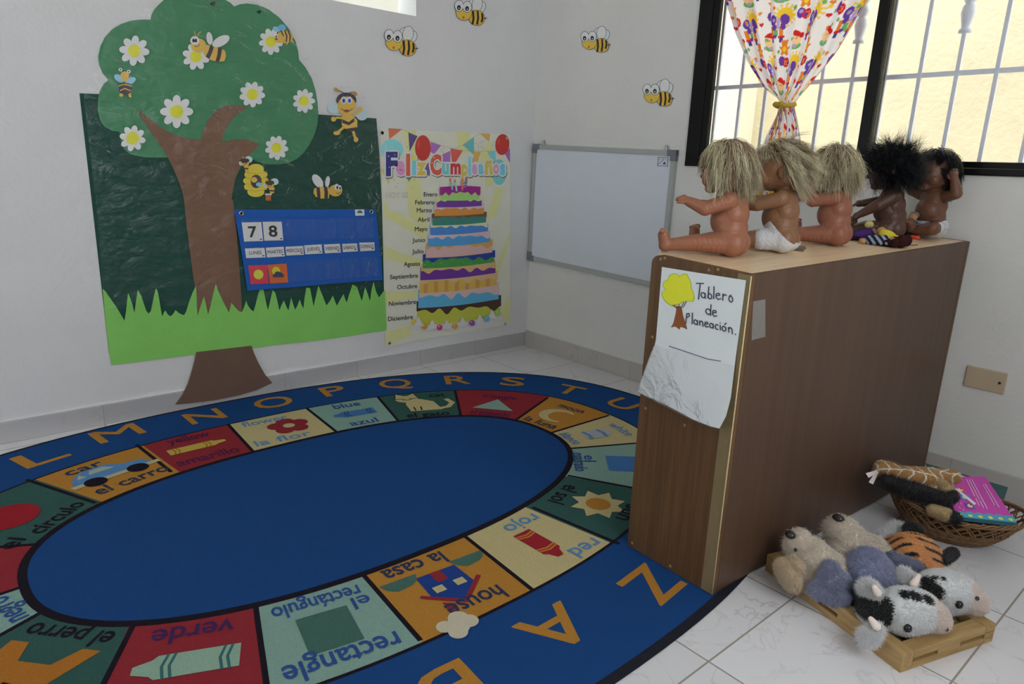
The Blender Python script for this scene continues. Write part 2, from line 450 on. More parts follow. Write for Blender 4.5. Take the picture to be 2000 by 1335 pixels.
M_YEL = material('yellow_stucco', color=(.70, .635, .46), rough=0.9, spec=0.1, noise=0.06, nscale=5, bump=0.6, bscale=35, bdetail=6)
M_PALE = material('cream_stucco', color=(.74, .69, .56), rough=0.9, spec=0.1, noise=0.04, nscale=5, bump=0.3, bscale=35)
y_ = MB(); y_.box(1.9, 1.25, .9, 7.0, .15, 4.2); tag(y_.build('wall_outside', M_YEL), kind='structure')
y_ = MB(); PX = float(on_back((1441, 250), 1.02)[0]); y_.box(PX - .5, 1.10, .9, 1.0, .16, 4.2); tag(y_.build('wall_outside_pier', M_PALE), kind='structure')
y_ = MB(); y_.box(1.9, .66, -.6, 7.0, 1.0, .08); tag(y_.build('yard_ground', material('yard_concrete', color=(.5, .48, .44), rough=.9, noise=.1, nscale=6)), kind='structure')
# the high opening in the mural wall: a light well with a pale back
M_WELL = material('cream_well_paint', color=(.66, .65, .59), rough=0.9, spec=0.1, noise=0.02, nscale=3)
y_ = MB(); y_.box(-.55, (VY0 + VY1) / 2, 1.9, .06, 2.2, 1.6); tag(y_.build('wall_outside_well', M_WELL), kind='structure')

# ------------------------------------------------------------------ rug
K_RUG = 0.43
def R_(r, g, b): return alb((r, g, b), K_RUG)
RB = (1.016, -1.647); NSUP = 2.35
def sup(a, b, t, n=NSUP, c=RB):
    x, y = math.cos(t), math.sin(t)
    return (c[0] + a * math.copysign(abs(x) ** (2 / n), x), c[1] + b * math.copysign(abs(y) ** (2 / n), y))
def sup_t(p, a, b, n=NSUP, c=RB):
    x, y = (p[0] - c[0]) / a, (p[1] - c[1]) / b
    return math.atan2(math.copysign(abs(y) ** (n / 2), y), math.copysign(abs(x) ** (n / 2), x))
def supring(a, b, n=160, c=RB): return [sup(a, b, 2 * PI * k / n, c=c) for k in range(n)]
def outer(d, n=200):
    pts = []
    for k in range(n):
        t = 2 * PI * k / n; x, y = math.cos(t), math.sin(t); e = 2.55 if x > 0 else 2.35; a = 1.041 if x > 0 else 1.029
        pts.append((OC[0] + (a + d) * math.copysign(abs(x) ** (2 / e), x), OC[1] + (1.475 + d) * math.copysign(abs(y) ** (2 / e), y)))
    return pts
OUT = (1.029, 1.475); OC = (1.040, -1.660); RING = (.745, 1.175); INN = (.442, .833)
RUG_H = 0.0045
rug = empty('alphabet_rug', (RB[0], RB[1], 0))
tag(rug, 'large oval blue bilingual alphabet rug with picture squares on the tiled floor', 'rug')
M_RUG = material('woven_rug_pile', attr=True, rough=0.95, spec=0.05, noise=0.22, nscale=420, bump=0.55, bscale=520)
M_RUGB = material('black_rug_binding', color=R_(26, 26, 32), rough=0.95, spec=0.05, noise=0.2, nscale=300, bump=0.5, bscale=400)
bmk = bmesh.new()
prof = [(0, 0.0002), (0, RUG_H - .001), (-.002, RUG_H)]
rings = [[bmk.verts.new((*q, z)) for q in outer(d, 160)] for d, z in prof]
for a, b2 in zip(rings, rings[1:]):
    for k in range(160): bmk.faces.new((a[k], a[(k + 1) % 160], b2[(k + 1) % 160], b2[k]))
bmk.faces.new(rings[-1]); bmk.faces.new(rings[0][::-1])
me = bpy.data.meshes.new('binding'); bmk.to_mesh(me); bmk.free()
world_child(link('binding', me, M_RUGB), rug)
art = Art(lambda x, y, h: (x, y, RUG_H + h), step=0.00025)
BLUE, ORG, BLK = R_(20, 50, 92), R_(132, 92, 38), R_(22, 18, 25)
CRM, MNT, GRN, RED, DBL = R_(142, 131, 96), R_(96, 120, 112), R_(38, 64, 60), R_(104, 32, 38), R_(34, 58, 104)
NVY, LBL = R_(32, 40, 62), R_(66, 100, 136)
art.poly([(x - .003, y + .003) for x, y in outer(-.019)], BLUE, 1)
art.poly(supring(*RING), BLK, 2)
DIV = [((.664, -2.267), (.371, -2.403)), ((.577, -2.038), (.274, -2.072)), ((.574, -1.774), (.27, -1.755)), ((.581, -1.464), (.27, -1.444)),
       ((.613, -1.219), (.308, -1.138)), ((.711, -.987), (.428, -.811)), ((.878, -.842), (.748, -.532)), ((1.057, -.815), (1.06, -.476)),
       ((1.206, -.862), (1.352, -.552)), ((1.361, -1.028), (1.629, -.878)), ((1.452, -1.268), (1.755, -1.216)), ((1.458, -1.528), (1.765, -1.547)),
       ((1.442, -1.834), (1.751, -1.858)), ((1.416, -2.087), (1.711, -2.175)), ((1.309, -2.31), (1.599, -2.474)), ((1.146, -2.451), (1.297, -2.77)),
       ((1.016, -2.479), (1.04, -2.822)), ((.823, -2.429), (.658, -2.728))]
CELLS = [('car', ORG, 'car', 'el carro', NVY), ('yellow', RED, 'yellow', 'amarillo', R_(59, 25, 55)), ('flower', CRM, 'flower', 'la flor', LBL),
         ('blue', MNT, 'blue', 'azul', DBL), ('cat', GRN, None, 'el gato', BLK), ('triangle', RED, 'triangle', 'el triángulo', R_(59, 25, 55)),
         ('moon', ORG, 'moon', 'la luna', NVY), ('white', CRM, 'white', 'blanco', LBL), ('square', MNT, None, 'el cuadrado', DBL),
         ('sun', GRN, 'sun', 'el sol', BLK), ('red', CRM, 'red', 'rojo', LBL), ('house', ORG, 'house', 'la casa', NVY),
         ('rect', MNT, 'rectangle', 'el rectángulo', DBL), ('green', RED, None, 'verde', R_(49, 28, 63)), ('dog', GRN, None, 'el perro', BLK),
         ('black', MNT, None, 'negro', DBL), ('purple', RED, None, None, BLK), ('circle', GRN, None, 'el círculo', BLK)]
def arc(a, b, t0, t1, n=14):
    d = (t1 - t0 + PI) % (2 * PI) - PI
    return [sup(a, b, t0 + d * k / n) for k in range(n + 1)]
CF = []
for i, c in enumerate(CELLS):
    (i0, o0), (i1, o1) = DIV[i], DIV[(i + 1) % 18]
    Ro = (RING[0] - .009, RING[1] - .009); Ri = (INN[0] + .004, INN[1] + .004)
    art.poly(arc(*Ro, sup_t(o0, *RING), sup_t(o1, *RING)) + arc(*Ri, sup_t(i0, *INN), sup_t(i1, *INN))[::-1], c[1], 3)
    I, O = (np.array(i0) + i1) / 2, (np.array(o0) + o1) / 2
    up = O - I; H = np.hypot(*up); up = up / H; rt = np.array([up[1], -up[0]])
    wi, wo = np.hypot(*(np.array(i1) - i0)), np.hypot(*(np.array(o1) - o0))
    CF.append((I, up, rt, H, wi, wo))
for i0, o0 in DIV: art.stroke([i0, np.array(i0) + (np.array(o0) - i0) * .955], .012, BLK, 4)
art.poly(supring(INN[0] + .006, INN[1] + .006), BLK, 5)
art.poly(supring(INN[0] - .014, INN[1] - .014), BLUE, 6)
class Cell:
    """local frame of a picture square: u runs along the ring, v from the inner edge outward (0..1)"""
    def __init__(s, i): s.I, s.up, s.rt, s.H, s.wi, s.wo = CF[i]
    def at(s, u, v): return tuple(s.I + s.rt * u + s.up * (v * s.H))
    def pl(s, pts, c, l): art.poly([s.at(*p) for p in pts], c, l)
    def el(s, u, v, ru, rv, c, l, rot=0):
        o = s.at(u, v); ang = math.degrees(math.atan2(s.rt[1], s.rt[0])) + rot
        art.ell(o[0], o[1], ru, rv, c, l, ang)
    def st(s, pts, w, c, l): art.stroke([s.at(*p) for p in pts], w, c, l)
    def tx(s, t, u, v, h, w, c, l=8, rot=0, bold=.012):
        r = math.radians(rot); rt = s.rt * math.cos(r) + s.up * math.sin(r); up = -s.rt * math.sin(r) + s.up * math.cos(r)
        art.text(t, s.at(u, v), rt * w, up * h, c, l, bold)
    def crayon(s, u, v, ln, wd, rot, c, line, l=8):
        r = math.radians(rot); cu, su = math.cos(r), math.sin(r); H = s.H
        def q(x, y): return (u + x * cu - y * su, v + (x * su + y * cu) / H)
        s.pl([q(-ln / 2, -wd / 2), q(ln * .28, -wd / 2), q(ln * .33, -wd * .34), q(ln / 2, -wd * .16), q(ln / 2, wd * .16), q(ln * .33, wd * .34), q(ln * .28, wd / 2), q(-ln / 2, wd / 2)], c, l)
        for x in (-ln * .40, -ln * .33, ln * .14, ln * .21):
            s.st([q(x - .004, -wd / 2), q(x + .004, 0), q(x - .002, wd / 2)], .006, line, l + 1)
T0 = {}
for i, c in enumerate(CELLS): T0[c[0]] = Cell(i)
def words(k, o=None, n=None, oh=.055, nh=.055, ov=.83, nv=.17, ou=0, nu=0):
    i = [c[0] for c in CELLS].index(k); c = CELLS[i]; X = T0[k]
    if c[2] and o: X.tx(c[2], ou, ov, oh, o, c[4])
    if c[3] and n: X.tx(c[3], nu, nv, nh, n, c[4])
words('car', .11, .22, ov=.80, ou=-.03, nu=.02, oh=.05)
X = T0['car']
X.pl([(-.11, .42), (-.10, .56), (-.06, .70), (.02, .73), (.06, .60), (.12, .56), (.13, .42)], LBL, 7)
X.pl([(-.12, .36), (.15, .36), (.15, .43), (-.12, .43)], R_(133, 130, 105), 8)
X.pl([(-.045, .58), (-.03, .68), (.01, .68), (.035, .58)], R_(119, 133, 119), 8); X.pl([(-.085, .55), (-.065, .65), (-.055, .55)], R_(119, 133, 119), 8)
for u in (-.055, .075): X.el(u, .38, .032, .032, BLK, 9)
words('yellow', .14, .20); T0['yellow'].crayon(0, .5, .19, .05, 0, R_(144, 123, 56), R_(125, 90, 28))
words('flower', .17, .20, oh=.05, nh=.05, ou=-.03, nu=-.03); X = T0['flower']
for k in range(5):
    a = 2 * PI * k / 5 + .3; X.el(.03 + .045 * math.cos(a), .52 + .045 * math.sin(a) / X.H, .034, .034, RED, 7)
X.el(.03, .52, .03, .03, RED, 7); X.el(.03, .52, .022, .022, CRM, 8)
words('blue', .11, .11, oh=.05, nh=.05); T0['blue'].crayon(0, .5, .17, .06, 180, R_(50, 84, 126), R_(28, 56, 98))
X = T0['cat']; words('cat', None, .17, nh=.05, nv=.14)
X.tx('cat', .08, .84, .045, .07, BLK)
X.pl([(-.06, .28), (-.07, .55), (-.055, .72), (.0, .72), (.05, .6), (.07, .28)], CRM, 7)
X.el(-.055, .74, .05, .042, CRM, 8); X.pl([(-.10, .78), (-.095, .95), (-.06, .86)], CRM, 8); X.pl([(-.01, .78), (-.02, .95), (-.05, .86)], CRM, 8)
X.st([(.06, .32), (.10, .36), (.125, .5), (.11, .64)], .022, CRM, 8)
for p in (((-.11, .76), (-.065, .75)), ((-.045, .75), (.0, .76)), ((-.075, .72), (-.055, .7)), ((-.055, .7), (-.035, .72)), ((-.04, .30), (-.042, .42)), ((-.015, .30), (-.013, .42))): X.st(p, .006, BLK, 9)
words('triangle', .15, .16, oh=.045, nh=.05); T0['triangle'].pl([(-.085, .32), (.085, .32), (.0, .72)], MNT, 7)
X = T0['moon']; words('moon', .12, .15, oh=.045, nh=.05, ov=.84)
X.pl([X_ for X_ in [(.05 * math.cos(a) * 1.5, .5 + .062 * math.sin(a) / X.H * 1.2) for a in np.linspace(.9, 2 * PI - .9, 16)]] +
     [(.02 + .04 * math.cos(a) * 1.3, .5 + .05 * math.sin(a) / X.H * 1.1) for a in np.linspace(2 * PI - 1.1, 1.1, 14)], CRM, 7)
words('white', .13, .11, oh=.045, nh=.045, ov=.84, nv=.14); T0['white'].crayon(0, .5, .12, .07, 90, R_(123, 129, 133), R_(63, 91, 126))
X = T0['square']; X.tx('el', -.03, .24, .04, .05, DBL); X.tx('cuadrado', 0, .12, .045, .15, DBL)
X.pl([(-.06, .42), (.06, .42), (.062, .8), (-.062, .8)], R_(49, 87, 130), 7)
X = T0['sun']; words('sun', .10, .13, ov=.86, nv=.15)
sp = []
for k in range(16):
    a = 2 * PI * k / 16; r = .088 if k % 2 == 0 else .058
    sp.append((r * math.cos(a), .52 + r * math.sin(a) / X.H))
X.pl(sp, CRM, 7); X.el(0, .52, .038, .038, ORG, 8)
words('red', .10, .12, oh=.05, nh=.05, ou=-.08, nu=-.04); T0['red'].crayon(.0, .52, .15, .062, 90, R_(112, 28, 34), R_(144, 91, 42))
X = T0['house']; words('house', .15, .17, ou=-.02, nu=.03)
X.pl([(-.055, .32), (.055, .32), (.06, .60), (.0, .76), (-.06, .60)], R_(25, 46, 98), 7)
for u in (-.10, .095): X.pl([(u - .05, .26), (u + .05, .26), (u + .04, .34), (u + .02, .40), (u - .02, .38), (u - .04, .34)], R_(52, 78, 70), 7)
X.st([(-.08, .56), (.0, .78)], .012, RED, 8); X.st([(.0, .78), (.08, .56)], .012, RED, 8)
X.pl([(-.012, .32), (.018, .32), (.018, .46), (-.012, .46)], RED, 8)
for u in (-.03, .028): X.pl([(u - .014, .5), (u + .014, .5), (u + .014, .58), (u - .014, .58)], CRM, 8)
X.pl([(.025, .76), (.05, .70), (.055, .86), (.035, .88)], RED, 8)
for du, dv, r in ((.05, .92, .024), (.035, .99, .022), (.065, 1.0, .026), (.09, .95, .02), (.075, 1.05, .022)): X.el(du, dv, r, r, R_(147, 140, 123), 9)
X = T0['rect']; words('rect', .24, None, oh=.06, ov=.86)
X.tx('el', -.09, .33, .045, .04, DBL); X.tx('rectángulo', .0, .19, .05, .2, DBL)
X.pl([(-.055, .32), (.06, .32), (.06, .74), (-.055, .74)], R_(49, 76, 69), 7)
words('green', None, .16, nh=.055, nv=.2); T0['green'].crayon(.0, .50, .2, .07, 0, R_(105, 127, 112), R_(42, 77, 77))
X = T0['dog']; words('dog', None, .19, nh=.05, nv=.2)
X.pl([(-.10, .30), (-.06, .62), (-.09, .78), (-.02, .86), (.06, .72), (.10, .60), (.10, .30), (.06, .30), (.04, .46), (-.03, .46), (-.06, .30)], R_(127, 81, 31), 7)
for q in (.66, .72, .78): X.st([(-.05, q), (.02, q - .02)], .006, BLK, 8)
words('black', None, .12, nh=.05)
T0['purple'].crayon(0, .45, .16, .06, 0, R_(60, 31, 67), R_(42, 17, 42))
X = T0['circle']; X.el(0, .55, .075, .075, R_(112, 24, 31), 7); X.tx('el', -.12, .20, .05, .05, BLK); X.tx('círculo', .02, .15, .05, .17, BLK)
LET = dict(L=((.215, -2.340), .13), M=((.134, -2.098), .15), N=((.138, -1.797), .13), O=((.136, -1.524), .15), P=((.143, -1.257), .10), Q=((.205, -.985), .14),
           R=((.322, -.720), .11), S=((.489, -.519), .11), T=((.731, -.385), .12), U=((1.0, -.327), .12), Z=((1.916, -1.292), .13), A=((1.888, -1.598), .15), B=((1.893, -1.885), .11))
for ch, (p, w) in LET.items():
    t = sup_t(p, OUT[0] * .86, OUT[1] * .9, c=OC)
    a, b2 = np.array(sup(.9, 1.33, t - .03)), np.array(sup(.9, 1.33, t + .03))
    tg = a - b2; tg /= np.hypot(*tg); up = np.array([-tg[1], tg[0]])
    if up @ (np.array(p) - RB) < 0: up, tg = -up, -tg
    art.text(ch, p, tg * w, up * .125, ORG, 3, bold=.012)
art.build('pile', M_RUG, rug)

# ------------------------------------------------------------------ tree mural
KL = 0.48
def A_(r, g, b): return alb((r, g, b), KL)
M_PAPER = material('coloured_craft_paper', attr=True, rough=0.75, spec=0.2, noise=0.06, nscale=9, bump=0.25, bscale=7)
M_PRINT = material('glossy_print', attr=True, rough=0.45, spec=0.35, noise=0.03, nscale=12)
M_FILM = clear_film('clear_wrinkled_film', gloss=0.55, rough=0.13, bump=0.8, bscale=9, haze=0.005, stretch=(1, 1, 1.8))
M_FILM2 = clear_film('clear_pocket_film', gloss=0.8, rough=0.10, bump=0.35, bscale=18, haze=0.03)
def z1(X, Y): return (150 + X / 3.3333, Y / 3.3333)
def z2(X, Y): return (150 + X / 3.179, 390 + Y / 3.179)
def z4(X, Y): return (740 + X / 3.3333, Y / 3.3333)
def wallart(base): return Art(lambda u, v, h: on_left((u, v), base + h), step=0.0003)
def backart(base): return Art(lambda u, v, h: on_back((u, v), -base - h), step=0.0003)
mural = empty('tree_mural', (0.0, -1.5, 0.2))
tag(mural, 'big green paper tree mural with flowers and bees on the left wall', 'wall mural')
DKG = A_(27, 58, 50)
a = wallart(.001); a.poly([(155, 182), (260, 186), (420, 192), (620, 223), (735, 231), (741, 300), (746, 400), (752, 630), (500, 660), (213, 690)], DKG); a.build('background_sheet', M_PAPER, mural)
a = wallart(.002)
crown = [(480, 128), (486, 95), (505, 60), (535, 28), (575, -8), (640, -42), (720, -62), (800, -62), (890, -42), (960, -6), (1000, 18), (1025, 42), (1060, 28), (1110, 22), (1180, 32), (1250, 62), (1320, 115), (1380, 185),
         (1425, 270), (1443, 340), (1447, 388), (1490, 440), (1530, 510), (1555, 590), (1568, 670), (1573, 740), (1566, 810), (1548, 875), (1518, 935), (1485, 985), (1436, 1032), (1378, 1060), (1300, 1071), (1220, 1066), (1160, 1046), (1110, 1005),
         (900, 1012), (700, 1020), (580, 1023), (500, 1026), (420, 1020), (350, 1004), (310, 974), (290, 930), (285, 880), (282, 856), (230, 852), (180, 824), (150, 780), (136, 710), (138, 640), (150, 592), (176, 545), (207, 520), (170, 478), (146, 424), (139, 370), (154, 300), (184, 240), (230, 190), (290, 155), (360, 133), (430, 127)]
a.poly([z1(*p) for p in crown], A_(58, 106, 76)); a.build('tree_crown', M_PAPER, mural)
a = wallart(.003)
tr = [z1(*p) for p in [(385, 703), (455, 757), (535, 822), (620, 870), (700, 896), (806, 912), (820, 860), (850, 790), (885, 742), (930, 702), (1000, 682), (1060, 685), (1117, 698), (1060, 730), (1010, 775), (975, 830), (955, 880), (942, 915), (962, 918), (1050, 905), (1110, 908), (1192, 936), (1150, 980), (1115, 1020), (1080, 1062), (1058, 1105), (1035, 1155), (1018, 1230), (1008, 1300)]]
tr += [z2(*p) for p in [(970, 0), (985, 120), (1000, 300), (1015, 500), (1028, 720), (748, 740), (738, 560), (722, 470), (705, 340), (682, 160), (665, 0)]]
tr += [z1(*p) for p in [(685, 1240), (660, 1168), (620, 1078), (580, 1000), (530, 928), (480, 858), (430, 780)]]
a.poly(tr, A_(98, 74, 60)); a.build('tree_trunk', M_PAPER, mural)
a = wallart(.0115)
a.poly([z2(*p) for p in [(742, 945), (730, 1005), (712, 1070), (690, 1140), (655, 1210), (610, 1271), (700, 1263), (850, 1245), (1000, 1215), (1120, 1180), (1215, 1136), (1170, 1085), (1130, 1015), (1100, 950), (1085, 905)]], A_(84, 66, 56)); tag(a.build('paper_trunk_base', M_PAPER), 'brown paper trunk base taped to wall and baseboard below the mural', 'paper cutout')
a = wallart(.004)
gr_ = [(160, 552), (178, 568), (200, 600), (250, 672), (296, 750), (306, 690), (312, 630), (318, 578), (332, 610), (345, 650), (358, 702), (366, 640), (378, 560), (400, 595), (418, 650), (432, 690), (446, 706), (460, 690), (470, 640), (480, 590), (492, 548), (503, 570), (512, 620), (520, 670), (530, 725), (540, 700), (550, 686), (565, 712), (582, 723), (600, 706), (612, 684), (635, 703), (652, 712), (666, 716), (680, 690), (698, 630), (720, 572), (740, 534), (744, 600), (746, 670), (750, 722), (762, 680), (775, 640), (790, 598), (800, 640), (808, 680), (815, 712), (830, 660), (845, 590), (863, 522), (880, 570), (910, 635), (945, 701), (952, 670), (960, 638), (985, 670), (1005, 690), (1025, 698), (1038, 668), (1052, 626), (1062, 655), (1080, 680), (1097, 693), (1110, 650), (1122, 600), (1140, 540), (1160, 560), (1174, 630), (1186, 686), (1200, 630), (1215, 560), (1232, 575), (1246, 630), (1258, 687), (1270, 655), (1286, 624), (1300, 660), (1314, 687), (1322, 650), (1331, 606), (1344, 650), (1356, 682), (1370, 655), (1384, 618), (1395, 650), (1407, 674), (1414, 610), (1425, 545), (1448, 548), (1460, 610), (1470, 662), (1484, 600), (1500, 530), (1524, 590), (1550, 656), (1570, 630), (1590, 594), (1603, 630), (1615, 657), (1635, 620), (1656, 584), (1666, 615), (1676, 638), (1690, 590), (1712, 525), (1740, 540), (1756, 590), (1770, 628), (1780, 585), (1790, 540), (1805, 580), (1821, 628), (1828, 570), (1842, 505), (1858, 570), (1876, 606), (1895, 580), (1914, 555), (1925, 800), (1920, 811), (1800, 828), (1700, 845), (1500, 872), (1200, 905), (1000, 935), (740, 960), (500, 990), (330, 1012), (215, 1027), (203, 960), (190, 850), (172, 690)]
a.poly([z2(*p) for p in gr_], A_(104, 158, 78)); a.build('grass_strip', M_PAPER, mural)
def flower(cx, cy, R, dr, n=8, rot=0, asp=1.0):
    a = wallart(.0045)
    for k in range(n):
        t = 2 * PI * k / n + rot; ex, ey = cx + R * .66 * math.cos(t), cy + R * .66 * math.sin(t) * asp
        p = z1(ex, ey); q = z1(cx, cy); a.ell(p[0], p[1], R * .36 / 3.333, R * .25 / 3.333, A_(208, 206, 220), 1, math.degrees(math.atan2(p[1] - q[1], p[0] - q[0])), 18)
    p = z1(cx, cy); a.ell(p[0], p[1], R * .5 / 3.333, R * .5 / 3.333 * asp, A_(208, 206, 220), 1); a.ell(p[0], p[1], dr / 3.333, dr / 3.333, A_(222, 186, 36), 2)
    a.build('flower', M_PRINT, mural)
for q in ((374, 330, 97, 41, 8, .1), (776, 368, 88, 38, 8, .3), (1264, 270, 78, 35, 9, .2, 1.15), (650, 726, 106, 43, 8, .0), (1142, 614, 83, 36, 9, .1), (1478, 657, 72, 32, 9, 0, 1.12), (363, 900, 84, 42, 8, .2), (1301, 962, 75, 33, 9, .1, 1.08)): flower(*q)
YEL, BRN, WHT, SKY, NK = A_(200, 142, 64), A_(54, 46, 50), A_(206, 208, 222), A_(110, 156, 200), A_(30, 28, 32)
def bee_art(build):
    a = wallart(.006); build(a); a.build('bee', M_PRINT, mural)
def E1(a, x, y, rx, ry, c, l, rot=0): p = z1(x, y); a.ell(p[0], p[1], rx / 3.333, ry / 3.333, c, l, rot, 20)
def S1(a, pts, w, c, l): a.stroke([z1(*p) for p in pts], w / 3.333, c, l)
def P1(a, pts, c, l): a.poly([z1(*p) for p in pts], c, l)
def b1(a):
    E1(a, 864, 250, 20, 42, WHT, 1, -8); E1(a, 938, 268, 62, 31, WHT, 1, -28)
    P1(a, [(845, 290), (880, 300), (930, 310), (965, 330), (972, 365), (960, 398), (915, 402), (870, 390), (830, 360), (820, 330)], YEL, 2)
    P1(a, [(868, 296), (892, 303), (880, 345), (862, 385), (838, 368), (856, 335)], BRN, 3); P1(a, [(920, 308), (946, 316), (940, 355), (928, 400), (902, 401), (914, 360)], BRN, 3)
    E1(a, 792, 296, 50, 46, YEL, 4); E1(a, 768, 263, 30, 28, WHT, 5); E1(a, 760, 264, 8, 13, NK, 6); E1(a, 775, 264, 8, 13, NK, 6)
    S1(a, [(765, 300), (785, 304), (800, 290)], 4, BRN, 6); S1(a, [(775, 238), (766, 215), (770, 203)], 4, YEL, 5); S1(a, [(785, 238), (795, 215), (808, 207)], 4, YEL, 5)
    S1(a, [(820, 340), (808, 362)], 7, WHT, 6)
bee_art(b1)
def b2(a):
    E1(a, 1300, 190, 26, 16, SKY, 1, 20); E1(a, 1335, 180, 26, 22, A_(84, 140, 190), 1); P1(a, [(1310, 215), (1345, 195), (1385, 205), (1410, 240), (1400, 270), (1360, 282), (1320, 275)], YEL, 2)
    for x in (1345, 1368, 1390): S1(a, [(x - 14, 200), (x, 235), (x - 4, 270)], 9, BRN, 3)
    E1(a, 1318, 252, 34, 28, YEL, 4); E1(a, 1300, 236, 9, 12, WHT, 5); E1(a, 1299, 238, 5, 7, NK, 6); E1(a, 1299, 254, 8, 6, BRN, 6)
    S1(a, [(1375, 275), (1365, 292)], 6, YEL, 4); S1(a, [(1400, 262), (1412, 275)], 6, YEL, 4)
bee_art(b2)
def b3(a):
    E1(a, 275, 510, 36, 21, SKY, 1, 35); E1(a, 350, 525, 36, 21, SKY, 1, -25); P1(a, [(270, 548), (300, 540), (340, 542), (358, 552), (356, 590), (340, 612), (315, 618), (290, 612), (275, 590)], BRN, 2)
    S1(a, [(272, 558), (312, 548), (357, 560)], 6, YEL, 3); S1(a, [(282, 590), (312, 575), (352, 590)], 6, YEL, 3)
    P1(a, [(285, 480), (312, 462), (340, 480), (335, 520), (312, 535), (290, 515)], YEL, 4)
    for x, y in ((284, 453), (338, 466)): E1(a, x, y, 12, 11, WHT, 5); E1(a, x, y, 5, 5, NK, 6); S1(a, [(x, y + 8), (308, 480)], 4, YEL, 4)
    P1(a, [(280, 606), (305, 612), (296, 630), (276, 626)], YEL, 3); P1(a, [(335, 612), (352, 604), (356, 636), (340, 632)], YEL, 3)
bee_art(b3)
def b4(a):
    E1(a, 1672, 700, 42, 38, A_(150, 168, 200), 1, 30); E1(a, 1856, 742, 40, 42, A_(150, 168, 200), 1, -20)
    E1(a, 1755, 652, 66, 50, BRN, 2); E1(a, 1757, 690, 60, 62, YEL, 3)
    for x, s in ((1738, 1), (1775, 1)): E1(a, x, 652, 19, 24, WHT, 4); E1(a, x, 655, 11, 15, A_(70, 96, 170), 5); E1(a, x, 655, 5, 8, NK, 6)
    E1(a, 1756, 722, 18, 10, A_(150, 60, 40), 5); S1(a, [(1720, 705), (1740, 720), (1772, 722), (1795, 708)], 4, BRN, 6)
    for p in (((1740, 605), (1712, 592), (1690, 584)), ((1775, 605), (1795, 600), (1812, 608))): S1(a, p, 5, BRN, 2); E1(a, p[2][0], p[2][1], 18, 11, A_(150, 112, 60), 3, 40)
    P1(a, [(1725, 750), (1790, 750), (1826, 780), (1826, 830), (1800, 862), (1760, 852), (1725, 815)], YEL, 3)
    P1(a, [(1728, 775), (1770, 795), (1805, 768), (1808, 790), (1772, 815), (1728, 800)], BRN, 4); P1(a, [(1740, 840), (1790, 832), (1826, 826), (1815, 848), (1775, 862)], BRN, 4)
    S1(a, [(1728, 768), (1695, 765), (1668, 780)], 14, YEL, 4); E1(a, 1672, 775, 17, 16, YEL, 4); S1(a, [(1800, 745), (1830, 735), (1848, 715)], 14, YEL, 4); E1(a, 1846, 712, 16, 18, YEL, 4)
    S1(a, [(1735, 830), (1712, 850), (1695, 868)], 17, YEL, 3); E1(a, 1692, 866, 22, 13, YEL, 3); S1(a, [(1800, 855), (1808, 885), (1818, 905)], 17, YEL, 3); E1(a, 1818, 908, 15, 17, YEL, 3)
bee_art(b4)
def b6(a):
    E1(a, 1568, 1178, 28, 50, WHT, 1, -35); E1(a, 1632, 1182, 15, 36, WHT, 1, 8)
    P1(a, [(1545, 1228), (1575, 1215), (1640, 1215), (1648, 1255), (1640, 1290), (1590, 1292), (1556, 1280), (1540, 1255)], YEL, 2)
    P1(a, [(1560, 1222), (1580, 1216), (1586, 1255), (1586, 1291), (1566, 1284), (1562, 1250)], BRN, 3); P1(a, [(1608, 1215), (1630, 1215), (1636, 1255), (1634, 1291), (1612, 1292), (1612, 1250)], BRN, 3)
    E1(a, 1684, 1240, 44, 38, YEL, 4); E1(a, 1692, 1216, 15, 20, WHT, 5); E1(a, 1712, 1222, 12, 17, WHT, 5); E1(a, 1696, 1220, 6, 11, NK, 6); E1(a, 1714, 1225, 5, 10, NK, 6)
    S1(a, [(1690, 1256), (1705, 1260), (1718, 1248)], 4, BRN, 6)
bee_art(b6)
def small_bee(x, y, s=1, jar=False):
    def g(a):
        E1(a, x + 40 * s, y - 18, 26, 22, A_(150, 176, 206), 1); E1(a, x - 28 * s, y + 6, 22, 16, A_(150, 176, 206), 1)
        P1(a, [(x - 10, y + 15), (x + 30 * s + 8, y + 18), (x + 36 * s, y + 55), (x + 5, y + 62)], YEL, 2); S1(a, [(x, y + 40), (x + 34 * s, y + 42)], 9, BRN, 3)
        E1(a, x, y, 30, 24, YEL, 3); E1(a, x, y - 12, 30, 15, BRN, 4); E1(a, x - 9, y + 2, 4, 6, NK, 5); E1(a, x + 9, y + 2, 4, 6, NK, 5); S1(a, [(x - 10, y + 12), (x, y + 15), (x + 10, y + 11)], 3, BRN, 5)
        S1(a, [(x - 8, y - 24), (x - 16, y - 36)], 4, YEL, 5); S1(a, [(x + 8, y - 24), (x + 14, y - 36)], 4, YEL, 5)
        if jar: P1(a, [(x - 26, y + 62), (x + 8, y + 62), (x + 8, y + 105), (x - 26, y + 105)], A_(150, 84, 44), 3); S1(a, [(x - 28, y + 64), (x + 10, y + 64)], 10, A_(200, 190, 170), 4)
        else: S1(a, [(x + 20, y + 58), (x + 22, y + 80)], 7, YEL, 3)
    bee_art(g)
a = wallart(.005)
for dy, rx in ((-72, 52), (-36, 76), (4, 84), (42, 78), (76, 56)): E1(a, 1166, 1172 + dy, rx, 34, A_(206, 158, 52), 1 + (dy > -50))
for dy in (-54, -16, 22, 60): S1(a, [(1092, 1172 + dy), (1166, 1184 + dy), (1240, 1172 + dy)], 3, A_(170, 120, 36), 3)
E1(a, 1168, 1180, 36, 44, BRN, 4); E1(a, 1155, 1170, 20, 18, YEL, 5); E1(a, 1185, 1200, 18, 14, SKY, 5); a.build('beehive', M_PRINT, mural)
small_bee(1094, 1056, .6); small_bee(1256, 1200, .8, True)
a = wallart(.0085)
